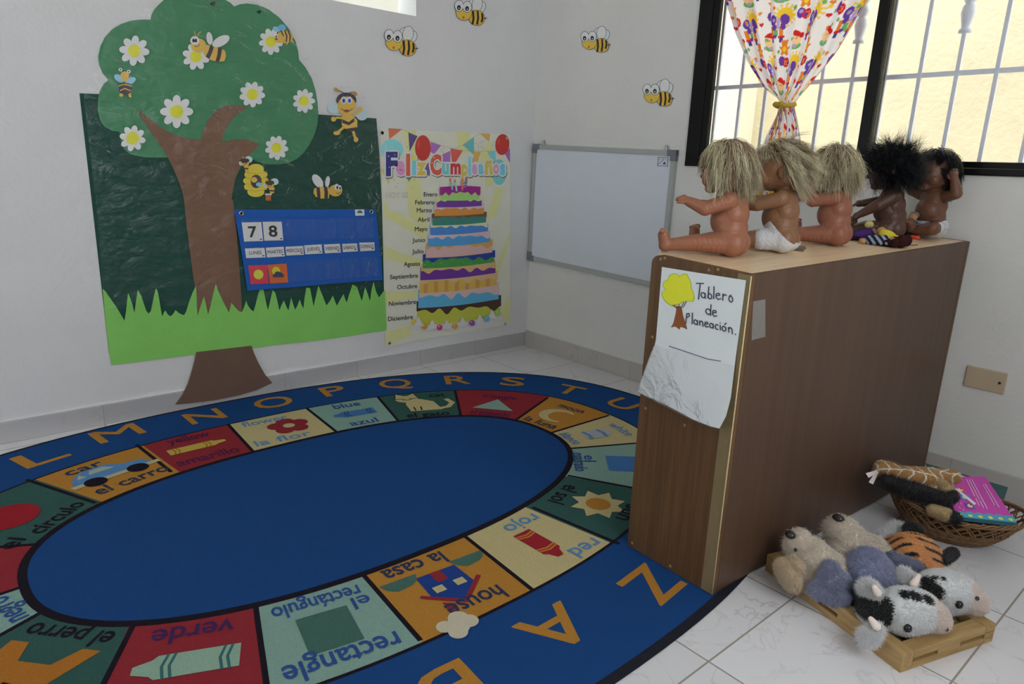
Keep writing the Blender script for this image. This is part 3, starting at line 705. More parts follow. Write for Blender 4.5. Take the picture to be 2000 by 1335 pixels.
a.poly([(163, 188), (196, 120), (210, 60), (290, 6), (400, -18), (500, 4), (570, 45), (610, 120), (628, 168), (700, 168), (738, 232), (744, 330), (748, 480), (742, 560), (480, 590), (204, 604), (190, 420)], (1, 1, 1)); a.build('plastic_film', M_FILM, mural)
for pts in ([(867, 22), (880, 10), (905, 14), (895, 24), (905, 38), (880, 36)], [(1168, 78), (1185, 66), (1205, 72), (1190, 90)]):
    a = wallart(.0045); P1(a, pts, NK, 1); a.build('marker_scribble', M_PAPER, mural)

# ------------------------------------------------------------------ bee stickers on the wall
def wall_bee(A, ox, oy, label, s=1.0, dt=0):
    a = A(.0012)
    def E4(x, y, rx, ry, c, l, rot=0): p = z4(ox + x * s, oy + (y + dt * x / 100) * s); a.ell(p[0], p[1], rx * s / 3.333, ry * s / 3.333, c, l, rot, 24)
    def S4(pts, w, c, l): a.stroke([z4(ox + x * s, oy + (y + dt * x / 100) * s) for x, y in pts], w / 3.333, c, l)
    LN = A_(40, 44, 60); BODY = A_(200, 140, 50); FACE = A_(204, 146, 58)
    E4(92, -5, 32, 48, LN, 1, 10); E4(92, -5, 29, 45, A_(168, 178, 204), 2, 10); E4(146, 10, 34, 44, LN, 1, 30); E4(146, 10, 31, 41, A_(168, 178, 204), 2, 30)
    E4(122, -10, 37, 52, LN, 3, 8); E4(122, -10, 34, 49, A_(196, 204, 224), 4, 8)
    E4(120, 82, 58, 54, LN, 5, 25); E4(120, 82, 55, 51, BODY, 6, 25)
    for x in (96, 128, 158):
        h = 50 if x < 150 else 34
        a.poly([z4(ox + (x - 9 + q) * s, oy + (y + dt * x / 100) * s) for q, y in ((0, 82 - h), (13, 82 - h + 4), (17, 84), (9, 82 + h - 2), (-4, 82 + h - 6), (3, 84))], NK, 7)
    S4([(170, 88), (186, 84)], 7, LN, 6)
    E4(32, 44, 57, 57, LN, 8); E4(32, 44, 54, 54, FACE, 9); E4(28, 80, 8, 9, A_(150, 84, 40), 10)
    for x, y in ((-2, 0), (54, 7)):
        E4(x, y, 32, 40, LN, 10); E4(x, y, 29, 37, A_(198, 202, 214), 11); E4(x - 1, y + 12, 13, 17, NK, 12); E4(x, y + 16, 4, 5, WHT, 13)
    tag(a.build('bee_sticker', M_PRINT), label, 'sticker', 'bee stickers on the walls')
wall_bee(wallart, 68, 230, 'yellow bee sticker on the left wall just below the bright high opening')
wall_bee(wallart, 524, 38, 'bee sticker at the top of the left wall, cut by the upper picture edge', .95)
wall_bee(backart, 1342, 238, 'upper bee sticker on the window wall, above the whiteboard', .88, -14)
wall_bee(backart, 1748, 582, 'lower bee sticker on the window wall, between whiteboard and window frame', .92, -12)

# ------------------------------------------------------------------ pocket calendar
def z7(X, Y): return (450 + X / 4.768, 300 + Y / 4.768)
cal = empty('pocket_calendar', (0.012, -1.25, .55)); tag(cal, 'blue fabric weekly pocket chart hanging over the tree mural trunk', 'pocket chart')
CX = .0138
M_CLOTH = material('blue_nylon_cloth', color=A_(30, 72, 138), rough=0.7, spec=0.2, noise=0.06, nscale=200, bump=0.2, bscale=300)
def slab_on_left(name, pix, x0, x1, mat, parent):
    m = MB(); o0 = [on_left(p, x0) for p in pix]; o1 = [on_left(p, x1) for p in pix]
    B = [m.bm.verts.new(p) for p in o0]; T = [m.bm.verts.new(p) for p in o1]; n = len(pix)
    m.bm.faces.new(B); m.bm.faces.new(T[::-1])
    for i in range(n): m.bm.faces.new((B[i], B[(i + 1) % n], T[(i + 1) % n], T[i]))
    return m.build(name, mat, parent)
slab_on_left('backing', [z7(*p) for p in [(35, 520), (400, 519), (800, 518), (1350, 515), (1372, 700), (1400, 950), (1418, 1175), (1000, 1205), (600, 1240), (158, 1275), (100, 900)]], CX - .004, CX, M_CLOTH, cal)
a = wallart(CX + .0004)
for p in ([(50, 590), (700, 592), (1352, 578)], [(128, 815), (700, 800), (1378, 785)], [(130, 872), (700, 850), (1345, 822)], [(150, 978), (700, 945), (1392, 905)], [(165, 1035), (700, 1000), (1378, 962)], [(192, 1222), (800, 1182), (1388, 1140)]):
    a.stroke([z7(*q) for q in p], .55, A_(24, 58, 118), 1)
a.build('stitching', M_PRINT, cal)
M_STEEL = material('nickel_plated_steel', color=(.6, .6, .6), rough=0.25, spec=0.5, metal=1.0)
M_DARK = material('dark_hole', color=(.01, .01, .012), rough=0.8)
for X, Y in ((101, 556), (1311, 541)):
    p = on_left(z7(X, Y), CX + .001); m = MB(); m.tube([p + np.array([.001, .0072 * math.cos(t), .0072 * math.sin(t)]) for t in np.linspace(0, 2 * PI, 17)], .0026, 6, caps=False); o = m.build('grommet', M_STEEL, cal)
    m = MB(); m.cyl(tuple(p), .0062, .001, axis='X'); m.build('grommet_hole', M_DARK, cal)
for r, (y0, y1, xs) in enumerate((((604, 800), None, [295, 478, 665, 840, 1005, 1170, 1330]), ((868, 955), None, []), ((1005, 1205), None, []))): pass
def lerp(p, q, t): return (p[0] + (q[0] - p[0]) * t, p[1] + (q[1] - p[1]) * t)
for TL, TR, BR, BL in (((95, 618), (1332, 600), (1352, 785), (122, 822)), ((130, 868), (1345, 815), (1352, 905), (146, 978)), ((160, 1028), (1380, 955), (1392, 1138), (190, 1218))):
    for k in range(7):
        a = wallart(CX + .003); q = [lerp(TL, TR, k / 7 + .006), lerp(TL, TR, (k + 1) / 7 - .006), lerp(BL, BR, (k + 1) / 7 - .006), lerp(BL, BR, k / 7 + .006)]
        a.poly([z7(*p) for p in q], (1, 1, 1)); a.build('clear_pocket', M_FILM2, cal)
a = wallart(CX + .0005); a.poly([z7(*p) for p in ((1160, 520), (1245, 519), (1249, 575), (1164, 577))], A_(196, 200, 206), 1)
p = z7(1205, 548); a.ell(p[0], p[1], 5.2, 4.5, A_(44, 90, 84), 2, 0, 16, 180, 360); a.stroke([z7(1178, 552), z7(1232, 551)], 1, A_(60, 70, 90), 2); a.build('maker_label', M_PRINT, cal)
WCARD = A_(196, 197, 202); INK = A_(34, 36, 44)
def card(name, quad, txt, h, w, label, group, color=WCARD, ink=INK, bold=.0, off=(0, 0), extra=None):
    a = wallart(CX + .0016); a.poly([z7(*p) for p in quad], color, 1)
    c = np.mean([z7(*p) for p in quad], 0); c = c + np.array(off)
    r = np.array(z7(*quad[1])) - np.array(z7(*quad[0])); u = np.array(z7(*quad[0])) - np.array(z7(*quad[3])); u /= np.hypot(*u); rl = np.hypot(*r)
    if txt: a.text(txt, c, r / rl * w, u * h, ink, 2, bold)
    if extra: extra(a)
    br = np.array(z7(*quad[2])) + np.array([-4.2, -3.2])
    if txt: a.ell(br[0], br[1], 2.2, 1.2, INK, 2, 0, 10)
    tag(a.build(name, M_PRINT), label, 'card', group)
card('number_card', [(105, 640), (288, 636), (305, 812), (128, 818)], '7', 21, 15, 'white number card reading 7 in the first top pocket', 'number cards', bold=.025)
card('number_card', [(300, 634), (478, 632), (493, 806), (315, 810)], '8', 21, 15.5, 'white number card reading 8 in the second top pocket', 'number cards', bold=.025)
DAYS = [('LUNES', [(135, 882), (318, 876), (328, 965), (147, 972)], 24), ('MARTES', [(330, 875), (495, 865), (507, 955), (340, 966)], 30), ('MIÉRCOLES', [(512, 866), (678, 858), (685, 940), (520, 948)], 31), ('JUEVES', [(686, 853), (850, 843), (857, 928), (697, 937)], 25),
        ('VIERNES', [(870, 845), (1020, 838), (1028, 920), (880, 927)], 27), ('SÁBADO', [(1040, 840), (1178, 834), (1185, 908), (1048, 916)], 25), ('DOMINGO', [(1200, 828), (1340, 824), (1345, 900), (1210, 908)], 26)]
for d, q, w in DAYS: card('day_card', q, d, 6.6, w, f'white day card reading {d} in the middle row of pockets', 'day cards', bold=.008, off=(0, -.6))
def sunx(a):
    c = z7(262, 1124); a.poly([(c[0] + (10.5 if k % 2 else 8.6) * math.cos(k * PI / 12), c[1] + (10.5 if k % 2 else 8.6) * math.sin(k * PI / 12)) for k in range(24)], A_(216, 180, 50), 2); a.ell(c[0], c[1], 7.6, 7.6, A_(222, 190, 60), 3)
card('weather_card', [(165, 1043), (340, 1035), (358, 1208), (190, 1215)], None, 0, 0, 'red weather card with a yellow sun in the bottom pocket row', 'weather cards', color=A_(186, 48, 62), extra=sunx)
def cloudx(a):
    c = z7(425, 1090); a.poly([(c[0] + (9 if k % 2 else 7) * math.cos(k * PI / 12), c[1] + (9 if k % 2 else 7) * math.sin(k * PI / 12)) for k in range(24)], A_(216, 170, 44), 2)
    for X, Y, r in ((415, 1135, 4.5), (440, 1118, 6), (462, 1122, 5.5), (480, 1135, 4)): p = z7(X, Y); a.ell(p[0], p[1], r, r * .8, A_(42, 50, 72), 3, 0, 16)
    a.poly([z7(398, 1135), z7(495, 1132), z7(497, 1148), z7(396, 1152)], A_(42, 50, 72), 3)
    a.stroke([z7(405, 1170), z7(492, 1164)], .8, A_(140, 70, 40), 3)
card('weather_card', [(345, 1035), (522, 1022), (538, 1198), (368, 1208)], None, 0, 0, 'orange weather card with sun behind a dark cloud, bottom pocket row', 'weather cards', color=A_(186, 84, 36), extra=cloudx)

# ------------------------------------------------------------------ birthday banner
def z3(X, Y): return (730 + X / 2.902, 230 + Y / 2.902)
def z8(X, Y): return (740 + X / 7.407, 240 + Y / 7.407)
ban = empty('birthday_banner', (0.003, -.53, .12)); tag(ban, 'birthday banner with a twelve-layer cake and month names on the left wall', 'banner')
a = wallart(.003)
CRE = A_(188, 184, 160); RAY = A_(186, 176, 122)
a.poly([z3(38, 62), (830, 255.2), (910, 259), z3(775, 92), (996.5, 400), (996, 520), z3(775, 1168), z3(560, 1208), z3(300, 1252), z3(65, 1300)], CRE, 0)
for q in ([(180, 330), (260, 330), (300, 640), (200, 560)], [(60, 480), (60, 560), (290, 690), (300, 640)], [(60, 730), (62, 800), (270, 850), (280, 810)], [(65, 985), (66, 1060), (250, 1010), (250, 980)], [(70, 1210), (66, 1290), (210, 1230), (205, 1180)], [(470, 78), (545, 82), (540, 200), (480, 200)], [(640, 560), (690, 570), (735, 400), (690, 395)], [(700, 900), (770, 700), (772, 640), (690, 850)], [(160, 68), (240, 70), (250, 200), (200, 210)], [(600, 200), (660, 130), (720, 330), (640, 400)], [(720, 1090), (772, 1000), (770, 1150), (735, 1140)]):
    a.poly([z3(*p) for p in q], RAY, 1)
def T8(pts, c, l=2): a.poly([z8(*p) for p in pts], c, l)
for p in ([(140, 78), (260, 84), (345, 92)], [(345, 92), (430, 140), (560, 195), (760, 270), (900, 325), (1035, 360)], [(1035, 362), (1110, 365), (1215, 395), (1370, 408), (1565, 405), (1680, 405), (1890, 360)], [(1110, 365), (1215, 318), (1375, 205), (1460, 150)]): a.stroke([z8(*q) for q in p], .5, A_(120, 120, 112), 2)
T8([(138, 80), (335, 92), (150, 235)], A_(184, 92, 66)); T8([(425, 132), (560, 190), (446, 410)], A_(76, 62, 112)); T8([(750, 275), (900, 325), (800, 450), (750, 420)], A_(140, 92, 152))
T8([(895, 465), (1035, 402), (1035, 580), (930, 580)], A_(140, 92, 152)); T8([(1035, 365), (1215, 400), (1105, 580), (1060, 580)], A_(176, 78, 64)); T8([(1215, 320), (1375, 205), (1382, 470)], A_(88, 150, 150)); T8([(1460, 152), (1610, 156), (1592, 272)], A_(196, 140, 72))
T8([(1370, 412), (1475, 416), (1430, 560), (1372, 560)], A_(196, 140, 72)); T8([(1565, 405), (1685, 405), (1690, 570), (1640, 570)], A_(104, 160, 160)); T8([(1815, 432), (1898, 360), (1897, 580)], A_(132, 84, 142)); T8([(12, 655), (90, 668), (150, 800), (142, 890), (80, 760)], A_(200, 160, 90)); T8([(400, 790), (470, 790), (436, 852)], A_(70, 130, 126)); T8([(660, 620), (740, 560), (735, 770), (690, 740)], A_(92, 78, 130))
for cx_, cy_, rx, ry, c in ((190, 385, 162, 150, A_(112, 172, 176)), (637, 362, 114, 186, A_(160, 52, 46)), (1786, 312, 102, 152, A_(158, 50, 44)), (1742, 710, 108, 185, A_(96, 160, 160))):
    p = z8(cx_, cy_); a.ell(p[0], p[1], rx / 7.407, ry / 7.407, c, 3, 5 if cx_ > 1700 and cy_ < 400 else 0); p = z8(cx_ - rx * .55, cy_ - ry * .3); a.ell(p[0], p[1], rx * .1 / 7.407, ry * .3 / 7.407, tuple(min(.85, x * 1.5 + .04) for x in c), 4, 10)
for x, y in ((1405, 300), (1465, 285), (1440, 325), (1495, 270), (1480, 345), (1440, 355), (1515, 365), (1640, 320), (1660, 270), (905, 395), (935, 370), (930, 420), (410, 350), (220, 825), (270, 880), (240, 915), (262, 935), (475, 935), (515, 820)): p = z8(x, y); a.ell(p[0], p[1], .8, .8, A_(96, 90, 96), 3, 0, 8)
HEAD = [('F', 102, 272, 415, 770, (48, 48, 104)), ('e', 247, 375, 548, 758, (196, 120, 158)), ('l', 394, 452, 446, 766, (190, 82, 66)), ('i', 478, 540, 470, 752, (98, 166, 196)), ('z', 548, 682, 572, 756, (206, 156, 66)), ('C', 742, 906, 452, 756, (196, 78, 60)), ('u', 916, 1014, 582, 748, (92, 162, 160)), ('m', 1036, 1186, 582, 746, (164, 52, 56)), ('p', 1196, 1284, 600, 840, (206, 156, 66)), ('l', 1292, 1336, 490, 762, (110, 170, 196)), ('e', 1346, 1420, 592, 746, (186, 130, 166)), ('a', 1440, 1516, 592, 746, (100, 160, 176)), ('ñ', 1534, 1646, 540, 748, (206, 156, 66)), ('o', 1656, 1736, 592, 746, (190, 126, 154)), ('s', 1752, 1828, 590, 762, (92, 160, 176))]
def glyph_box(ch, x0, x1, y0, y1, c, l, bold, grow=0, dx=0, dy=0):
    vs, trs = glyphs(ch, 0.0 if grow else bold); 
    xs = [v[0] for v in vs]; ys = [v[1] for v in vs]; ax, bx, ay, by = min(xs), max(xs), min(ys), max(ys)
    def m(v): return z8(x0 + dx + (v[0] - ax) / (bx - ax) * (x1 - x0), y1 + dy - (v[1] - ay) / (by - ay) * (y1 - y0))
    a.tri([m(v) for v in vs], trs, c, l)
for ch, x0, x1, y0, y1, c in HEAD:
    g = 22
    for k in range(8):
        t = k * PI / 4
        glyph_box(ch, x0, x1, y0, y1, A_(90, 84, 84), 5, .05, 0, 8 + g * math.cos(t), 14 + g * math.sin(t))
    for k in range(10):
        t = k * PI / 5; glyph_box(ch, x0, x1, y0, y1, A_(208, 206, 214), 6 + .08 * k, .05, 0, g * math.cos(t), g * math.sin(t))
    glyph_box(ch, x0, x1, y0, y1, A_(*c), 8, .05)
for x, y, r in ((140, 480, 6), (230, 460, 5), (150, 640, 5), (210, 620, 4), (800, 500, 6), (860, 530, 6), (770, 580, 6), (1250, 680, 14), (1700, 660, 10)): p = z8(x, y); a.ell(p[0], p[1], r / 5, r / 5, A_(220, 218, 210), 9, 0, 8)
p = z8(505, 505); a.ell(p[0], p[1], 5.4, 5.4, A_(196, 176, 84), 9)
a.text('HOY ES', z8(262, 1040), np.array([42, 0]), np.array([0, -9.6]), A_(140, 124, 70), 2, .03); a.text('HOY ES', z8(262, 1038), np.array([41.5, 0]), np.array([0, -9.2]), A_(206, 202, 178), 3, -.006)
a.poly([z3(78, 480), z3(188, 476), z3(190, 526), z3(92, 531)], A_(190, 186, 168), 2)
for m_, xr, y in (('Enero', 360, 433), ('Febrero', 343, 478), ('Marzo', 328, 523), ('Abril', 315, 576), ('Mayo', 304, 629), ('Junio', 291, 692), ('Julio', 282, 756), ('Agosto', 262, 827), ('Septiembre', 250, 897), ('Octubre', 246, 955), ('Noviembre', 239, 1047), ('Diciembre', 222, 1133)):
    w = {'Enero': 76, 'Febrero': 108, 'Marzo': 84, 'Abril': 66, 'Mayo': 71, 'Junio': 72, 'Julio': 64, 'Agosto': 91, 'Septiembre': 157, 'Octubre': 113, 'Noviembre': 153, 'Diciembre': 141}[m_]
    sl = -.0 - (y - 433) / 700 * .09; a.text(m_, z3(xr - w / 2, y), np.array([w, w * sl]) / 2.902, np.array([0, -24]) / 2.902, A_(34, 32, 34), 3, .014)
LAY = [(375, 605, 396, 442, 378, 600, 468, (128, 30, 110), (132, 170, 96)), (355, 615, 452, 476, 358, 612, 507, (196, 184, 128), (92, 50, 122)), (342, 628, 490, 524, 345, 625, 556, (196, 156, 162), (184, 118, 56)), (330, 640, 538, 572, 333, 637, 610, (96, 68, 52), (50, 108, 96)), (322, 645, 590, 624, 320, 648, 665, (204, 190, 140), (62, 110, 168)), (310, 660, 642, 684, 308, 660, 730, (196, 152, 158), (66, 128, 184)),
       (297, 675, 694, 738, 295, 672, 794, (180, 130, 72), (190, 144, 140)), (278, 688, 756, 808, 278, 683, 854, (32, 50, 118), (58, 122, 60)), (268, 692, 812, 872, 265, 690, 920, (190, 142, 100), (88, 42, 120)), (262, 703, 872, 934, 262, 697, 994, (192, 148, 108), (190, 146, 72)), (258, 712, 936, 1018, 252, 708, 1078, (196, 150, 150), (76, 142, 190)), (243, 722, 1010, 1100, 246, 716, 1176, (58, 42, 36), (156, 160, 62))]
p = z3(470, 1158); a.ell(p[0], p[1], 268 / 2.902, 50 / 2.902, A_(188, 192, 206), 2, -6); p = z3(470, 1150); a.ell(p[0], p[1], 262 / 2.902, 46 / 2.902, A_(206, 206, 212), 3, -6)
for i, (fx0, fx1, fy0, fy1, bx0, bx1, by, fc, bc) in enumerate(LAY[::-1]):
    k = 11 - i; L = 4 + i * 2; tilt = 4 + 52 * (k / 11) ** 1.0; W = bx1 - bx0
    def bot(t): return by - tilt * t + 8 * math.sin(PI * t) * (.4 + k / 14)
    def top(t): return fy0 + tilt * .62 * (1 - t) - 10 * math.sin(PI * t) * .6
    body = [(bx0 + W * t, top(t) + 8) for t in np.linspace(0, 1, 12)] + [(bx0 + W * t, bot(t)) for t in np.linspace(1, 0, 14)]
    a.poly([z3(*q) for q in body], A_(*bc), L)
    if k == 7:
        for j in range(26): q = z3(bx0 + W * (.03 + .94 * ((j * 7) % 26) / 26), bot(.5) - 12 - (j * 13) % 30); a.ell(q[0], q[1], .7, .7, A_(150, 190, 140), L + .5, 0, 6)
    if k == 9:
        for j in range(7): x = bx0 + W * (.05 + j / 7.4); a.poly([z3(x, top(.3) + 20), z3(x + 22, top(.3) + 18), z3(x + 22, bot((x + 22 - bx0) / W)), z3(x, bot((x - bx0) / W))], A_(168, 122, 62), L + .4)
    n = 60; drip = []
    for j in range(n + 1):
        t = j / n; amp = (fy1 - fy0) * .34; d = fy0 + (fy1 - fy0) * .62 + tilt * .45 * (1 - t) - 6 * math.sin(PI * t); d += amp * (.5 + .5 * math.sin(2 * PI * t * 5.5 + k * 1.3)) * (.7 + .5 * math.sin(t * 9 + k))
        drip.append((fx0 + (fx1 - fx0) * t, d))
    a.poly([z3(*q) for q in [(fx0 + (fx1 - fx0) * t, top(t) - 6) for t in np.linspace(0, 1, 14)] + drip[::-1]], A_(*fc), L + 1)
for x, y, c in ((288, 1182, (186, 130, 50)), (373, 1187, (168, 50, 110)), (460, 1180, (196, 130, 50)), (558, 1162, (120, 60, 130)), (642, 1138, (84, 146, 190)), (704, 1105, (130, 170, 80)), (228, 1157, (200, 160, 70))):
    p = z3(x, y); a.ell(p[0], p[1], 5.6, 5.8, A_(*c), 30); a.ell(p[0] - 1.5, p[1] - 2, 1.4, 1.4, A_(226, 216, 200), 31, 0, 8)
for x, y in ((256, 1160), (332, 1176), (415, 1176), (505, 1160), (603, 1145), (672, 1118)): a.poly([z3(x - 28, y + 22), z3(x - 14, y - 8), z3(x - 2, y - 34), z3(x + 12, y - 8), z3(x + 26, y + 18)], A_(206, 206, 210), 30)
for x, y, dx, c in ((446, 372, -10, (90, 150, 150)), (470, 380, -8, (110, 170, 200)), (502, 375, 2, (190, 90, 70)), (518, 370, 8, (80, 60, 130))):
    a.stroke([z3(x, y + 34), z3(x + dx, y - 14)], 3.2, A_(*c), 28); p = z3(x + dx * 1.2, y - 22); a.ell(p[0], p[1], 2, 3.4, A_(196, 110, 70), 29, 0, 10)
    for j in range(3): a.stroke([z3(x + dx * j / 3 - 4, y + 24 - 14 * j), z3(x + dx * j / 3 + 4, y + 18 - 14 * j)], .9, A_(210, 208, 200), 29)
a.build('banner_sheet', M_PRINT, ban)
for X, Y in ((49, 85), (753, 116), (746, 1166), (90, 1277)):
    p = on_left(z3(X, Y), .0125); m = MB(); m.tube([p + np.array([.0, .0058 * math.cos(t), .0058 * math.sin(t)]) for t in np.linspace(0, 2 * PI, 13)], .0017, 6, caps=False); m.cyl(tuple(p - np.array([.0, 0, 0])), .004, .002, axis='X'); m.build('grommet', M_DARK if Y < 100 else M_STEEL, ban)

# ------------------------------------------------------------------ whiteboard
K_B = 0.44
def B_(r, g, b): return alb((r, g, b), K_B)
M_ALU = material('brushed_aluminium', color=B_(122, 126, 124), rough=0.4, spec=0.5, noise=0.05, nscale=60, metal=0.0)
M_CAP = material('grey_plastic_cap', color=B_(84, 86, 92), rough=0.5, spec=0.3)
M_WB = material('whiteboard_enamel', color=B_(156, 161, 173), rough=0.22, spec=0.4, noise=0.02, nscale=6)
wb = empty('whiteboard', (.46, 0, .47)); tag(wb, 'blank whiteboard with aluminium frame on the window wall above the baseboard', 'whiteboard')
WT = np.array([.013, -.018, 1.094]), np.array([.926, -.018, 1.072]), np.array([.917, -.018, .467]), np.array([.004, -.018, .486])
def wbp(u, v, y=-.018):       # u to the right, v up, 0..1
    p = (WT[3] * (1 - u) + WT[2] * u) * (1 - v) + (WT[0] * (1 - u) + WT[1] * u) * v; return (p[0], y, p[2])
def wbquad(name, u0, u1, v0, v1, y0, y1, mat, bevel=.0015):
    m = MB(); m.hexa([wbp(u0, v0, y0), wbp(u1, v0, y0), wbp(u1, v0, y1), wbp(u0, v0, y1)], [wbp(u0, v1, y0), wbp(u1, v1, y0), wbp(u1, v1, y1), wbp(u0, v1, y1)])
    if bevel: bmesh.ops.bevel(m.bm, geom=m.bm.edges[:], offset=bevel, segments=2, affect='EDGES')
    bmesh.ops.recalc_face_normals(m.bm, faces=m.bm.faces)
    return m.build(name, mat, wb)
wbquad('panel', .015, .985, .02, .98, -.012, -.003, M_WB, 0)
fu, fv = .026, .038
wbquad('frame_rail', .02, .98, 1 - fv, 1, -.018, -.002, M_ALU); wbquad('frame_rail', .02, .98, 0, fv, -.018, -.002, M_ALU)
wbquad('frame_rail', 0, fu, .03, .97, -.018, -.002, M_ALU); wbquad('frame_rail', 1 - fu, 1, .03, .97, -.018, -.002, M_ALU)
for u0, u1 in ((-.003, .05), (.95, 1.003)):
    for v0, v1, s in ((-.004, .075, 1), (.925, 1.004, -1)):
        m = MB(); uu = (u0, u0 + .032) if u0 < .5 else (u1 - .032, u1); vv = (v0, v0 + .045) if s > 0 else (v1 - .045, v1)
        for a_, b_, c_, d_, y_f in ((u0, u1, *vv, -.0195), (*uu, v0 + .0008, v1 - .0008, -.0198)):
            m.hexa([wbp(a_, c_, y_f), wbp(b_, c_, y_f), wbp(b_, c_, -.0015), wbp(a_, c_, -.0015)], [wbp(a_, d_, y_f), wbp(b_, d_, y_f), wbp(b_, d_, -.0015), wbp(a_, d_, -.0015)])
        bmesh.ops.recalc_face_normals(m.bm, faces=m.bm.faces); m.build('corner_cap', M_CAP, wb)
for u in (.075, .935):
    x, _, z = wbp(u, 1.0); m = MB()
    m.box(x, -.010, z + .002, .020, .014, .006, bevel=.001); m.box(x, -.004, z + .012, .009, .004, .022, bevel=.001); m.cyl((x, -.009, z + .016), .0055, .012, 12, 'Y'); m.box(x + .004, -.013, z + .008, .006, .006, .010, bevel=.001)
    m.build('hanging_clip', M_STEEL, wb)
a = Art(lambda u, v, h: wbp(u, v, -.0123 - h))
for q in ([(.895, .888), (.955, .888)], [(.895, .948), (.955, .948)], [(.896, .888), (.896, .948)], [(.954, .888), (.954, .948)]): a.stroke(q, .0035, B_(50, 52, 70))
a.poly([(.925, .9), (.945, .9), (.936, .922)], B_(50, 52, 80), 1); a.stroke([(.902, .9), (.93, .935)], .004, B_(70, 74, 96), 1); a.stroke([(.9, .93), (.925, .94), (.95, .93)], .003, B_(110, 112, 130), 1)
a.build('logo', M_PRINT, wb)

# ------------------------------------------------------------------ outlet plate
op = empty('outlet_plate', (2.205, 0, .375)); tag(op, 'beige blank outlet plate low on the window wall, right of the cabinet', 'outlet plate')
M_BEI = material('beige_plastic', color=B_(138, 124, 104), rough=0.45, spec=0.3, noise=0.04, nscale=40)
m = MB(); m.box(2.205, -.004, .3755, .114, .0075, .070, bevel=.003); m.build('plate', M_BEI, op)
M_SCR = material('dark_screw', color=(.03, .03, .03), rough=0.5)
for x, z, r, mt in ((2.165, .3755, .0032, M_BEI), (2.245, .3755, .0042, M_SCR)):
    m = MB(); m.cyl((x, -.008, z), r, .003, 14, 'Y'); m.build('screw', mt, op)

# ------------------------------------------------------------------ cabinet
CA = np.array([2.035, -1.217]); cang = math.radians(-2.6)
CU = np.array([math.cos(cang), math.sin(cang)]); CV = np.array([-CU[1], CU[0]])
CWD, CLN = .274, 1.200
ZT = {(1, 0): .785, (0, 0): .797, (1, 1): .8075, (0, 1): .8195}
def cz(s, t): return (ZT[1, 0] * s + ZT[0, 0] * (1 - s)) * (1 - t) + (ZT[1, 1] * s + ZT[0, 1] * (1 - s)) * t
def cp(s, t, z=None, dz=0.0):
    """s = 0..1 across (1 = right side), t = 0..1 from the near end to the wall; z = absolute, or a share of the height when None"""
    q = CA + CU * ((s - 1) * CWD) + CV * (t * CLN)
    return (q[0], q[1], (cz(s, t) + dz) if z is None else z)
def ctop(p):
    n = np.cross(np.array(cp(0, 0)) - np.array(cp(1, 0)), np.array(cp(1, 1)) - np.array(cp(1, 0))); return on_plane(p, cp(1, 0), n)
M_PINE = material('stained_pine_board', color=alb((76, 54, 33), .45), rough=0.42, spec=0.35, noise=1, nscale=1.0, color2=alb((58, 42, 25), .45), stretch=(95, 95, 3.2), bump=0.06, bscale=1.0)
M_PLY = material('stained_plywood', color=alb((66, 48, 36), .5), rough=0.42, spec=0.35, noise=1, nscale=1.0, color2=alb((57, 41, 31), .5), stretch=(26, 26, 1.6))
M_TOP = material('pale_wood_laminate', color=alb((186, 164, 136), .55), rough=0.34, spec=0.4, noise=1, nscale=1.0, color2=alb((168, 143, 112), .55), stretch=(60, 3.0, 60))
M_EDGE = material('brown_edge_tape', color=alb((92, 80, 56), .45), rough=0.35, spec=0.4, noise=0.08, nscale=30)
M_LEDGE = material('pale_raw_edge', color=alb((150, 134, 102), .45), rough=0.6, noise=0.1, nscale=40)
cab = empty('wooden_cabinet', (CA[0], CA[1], 0)); tag(cab, 'low brown wooden cabinet standing half on the rug against the window wall', 'cabinet')
Z0 = .006
def cbox(name, s0, s1, t0, t1, zb, top, mat, bevel=.002, dz0=0.0):
    """a board between s and t limits; zb = bottom height, top = None (cabinet top) or absolute height"""
    m = MB(); c = ((s0, t0), (s1, t0), (s1, t1), (s0, t1))
    m.hexa([cp(s, t, zb if zb is not None else None, dz0) for s, t in c], [cp(s, t, top) for s, t in c])
    if bevel: bmesh.ops.bevel(m.bm, geom=m.bm.edges[:], offset=bevel, segments=2, affect='EDGES')
    bmesh.ops.recalc_face_normals(m.bm, faces=m.bm.faces); return m.build(name, mat, cab)
es, et = .018 / CWD, .018 / CLN
# near end panel with a rounded upper left corner
m = MB(); prof = [(0, Z0), (1, Z0), (1, None)] + [(.08 * (1 - math.sin(a)), -.02 * (1 - math.cos(a))) for a in ()]
pts = [(1.0, 0.0), (.10, 0.0)] + [(.10 - .10 * math.sin(a), -.022 * (1 - math.cos(a))) for a in np.linspace(.2, PI / 2, 7)]
front = [cp(0, 0, Z0), cp(1, 0, Z0)] + [cp(s, 0, None, d) for s, d in pts]
back = [cp(0, et, Z0), cp(1, et, Z0)] + [cp(s, et, None, d) for s, d in pts]
F1 = [m.bm.verts.new(p) for p in front]; F2 = [m.bm.verts.new(p) for p in back]; n = len(F1)
m.bm.faces.new(F1); m.bm.faces.new(F2[::-1])
for i in range(n): m.bm.faces.new((F1[i], F1[(i + 1) % n], F2[(i + 1) % n], F2[i]))
bmesh.ops.recalc_face_normals(m.bm, faces=m.bm.faces); m.build('end_panel', M_PINE, cab)
cbox('end_panel', 0, 1, 1 - et, 1, Z0, None, M_PINE)
cbox('side_panel', 1 - es * .6, 1, et, 1 - et, Z0, None, M_PLY, .001)
cbox('top_panel', 0.0, 1 - es * .6, et, 1 - et, None, None, M_TOP, .001, -.016)
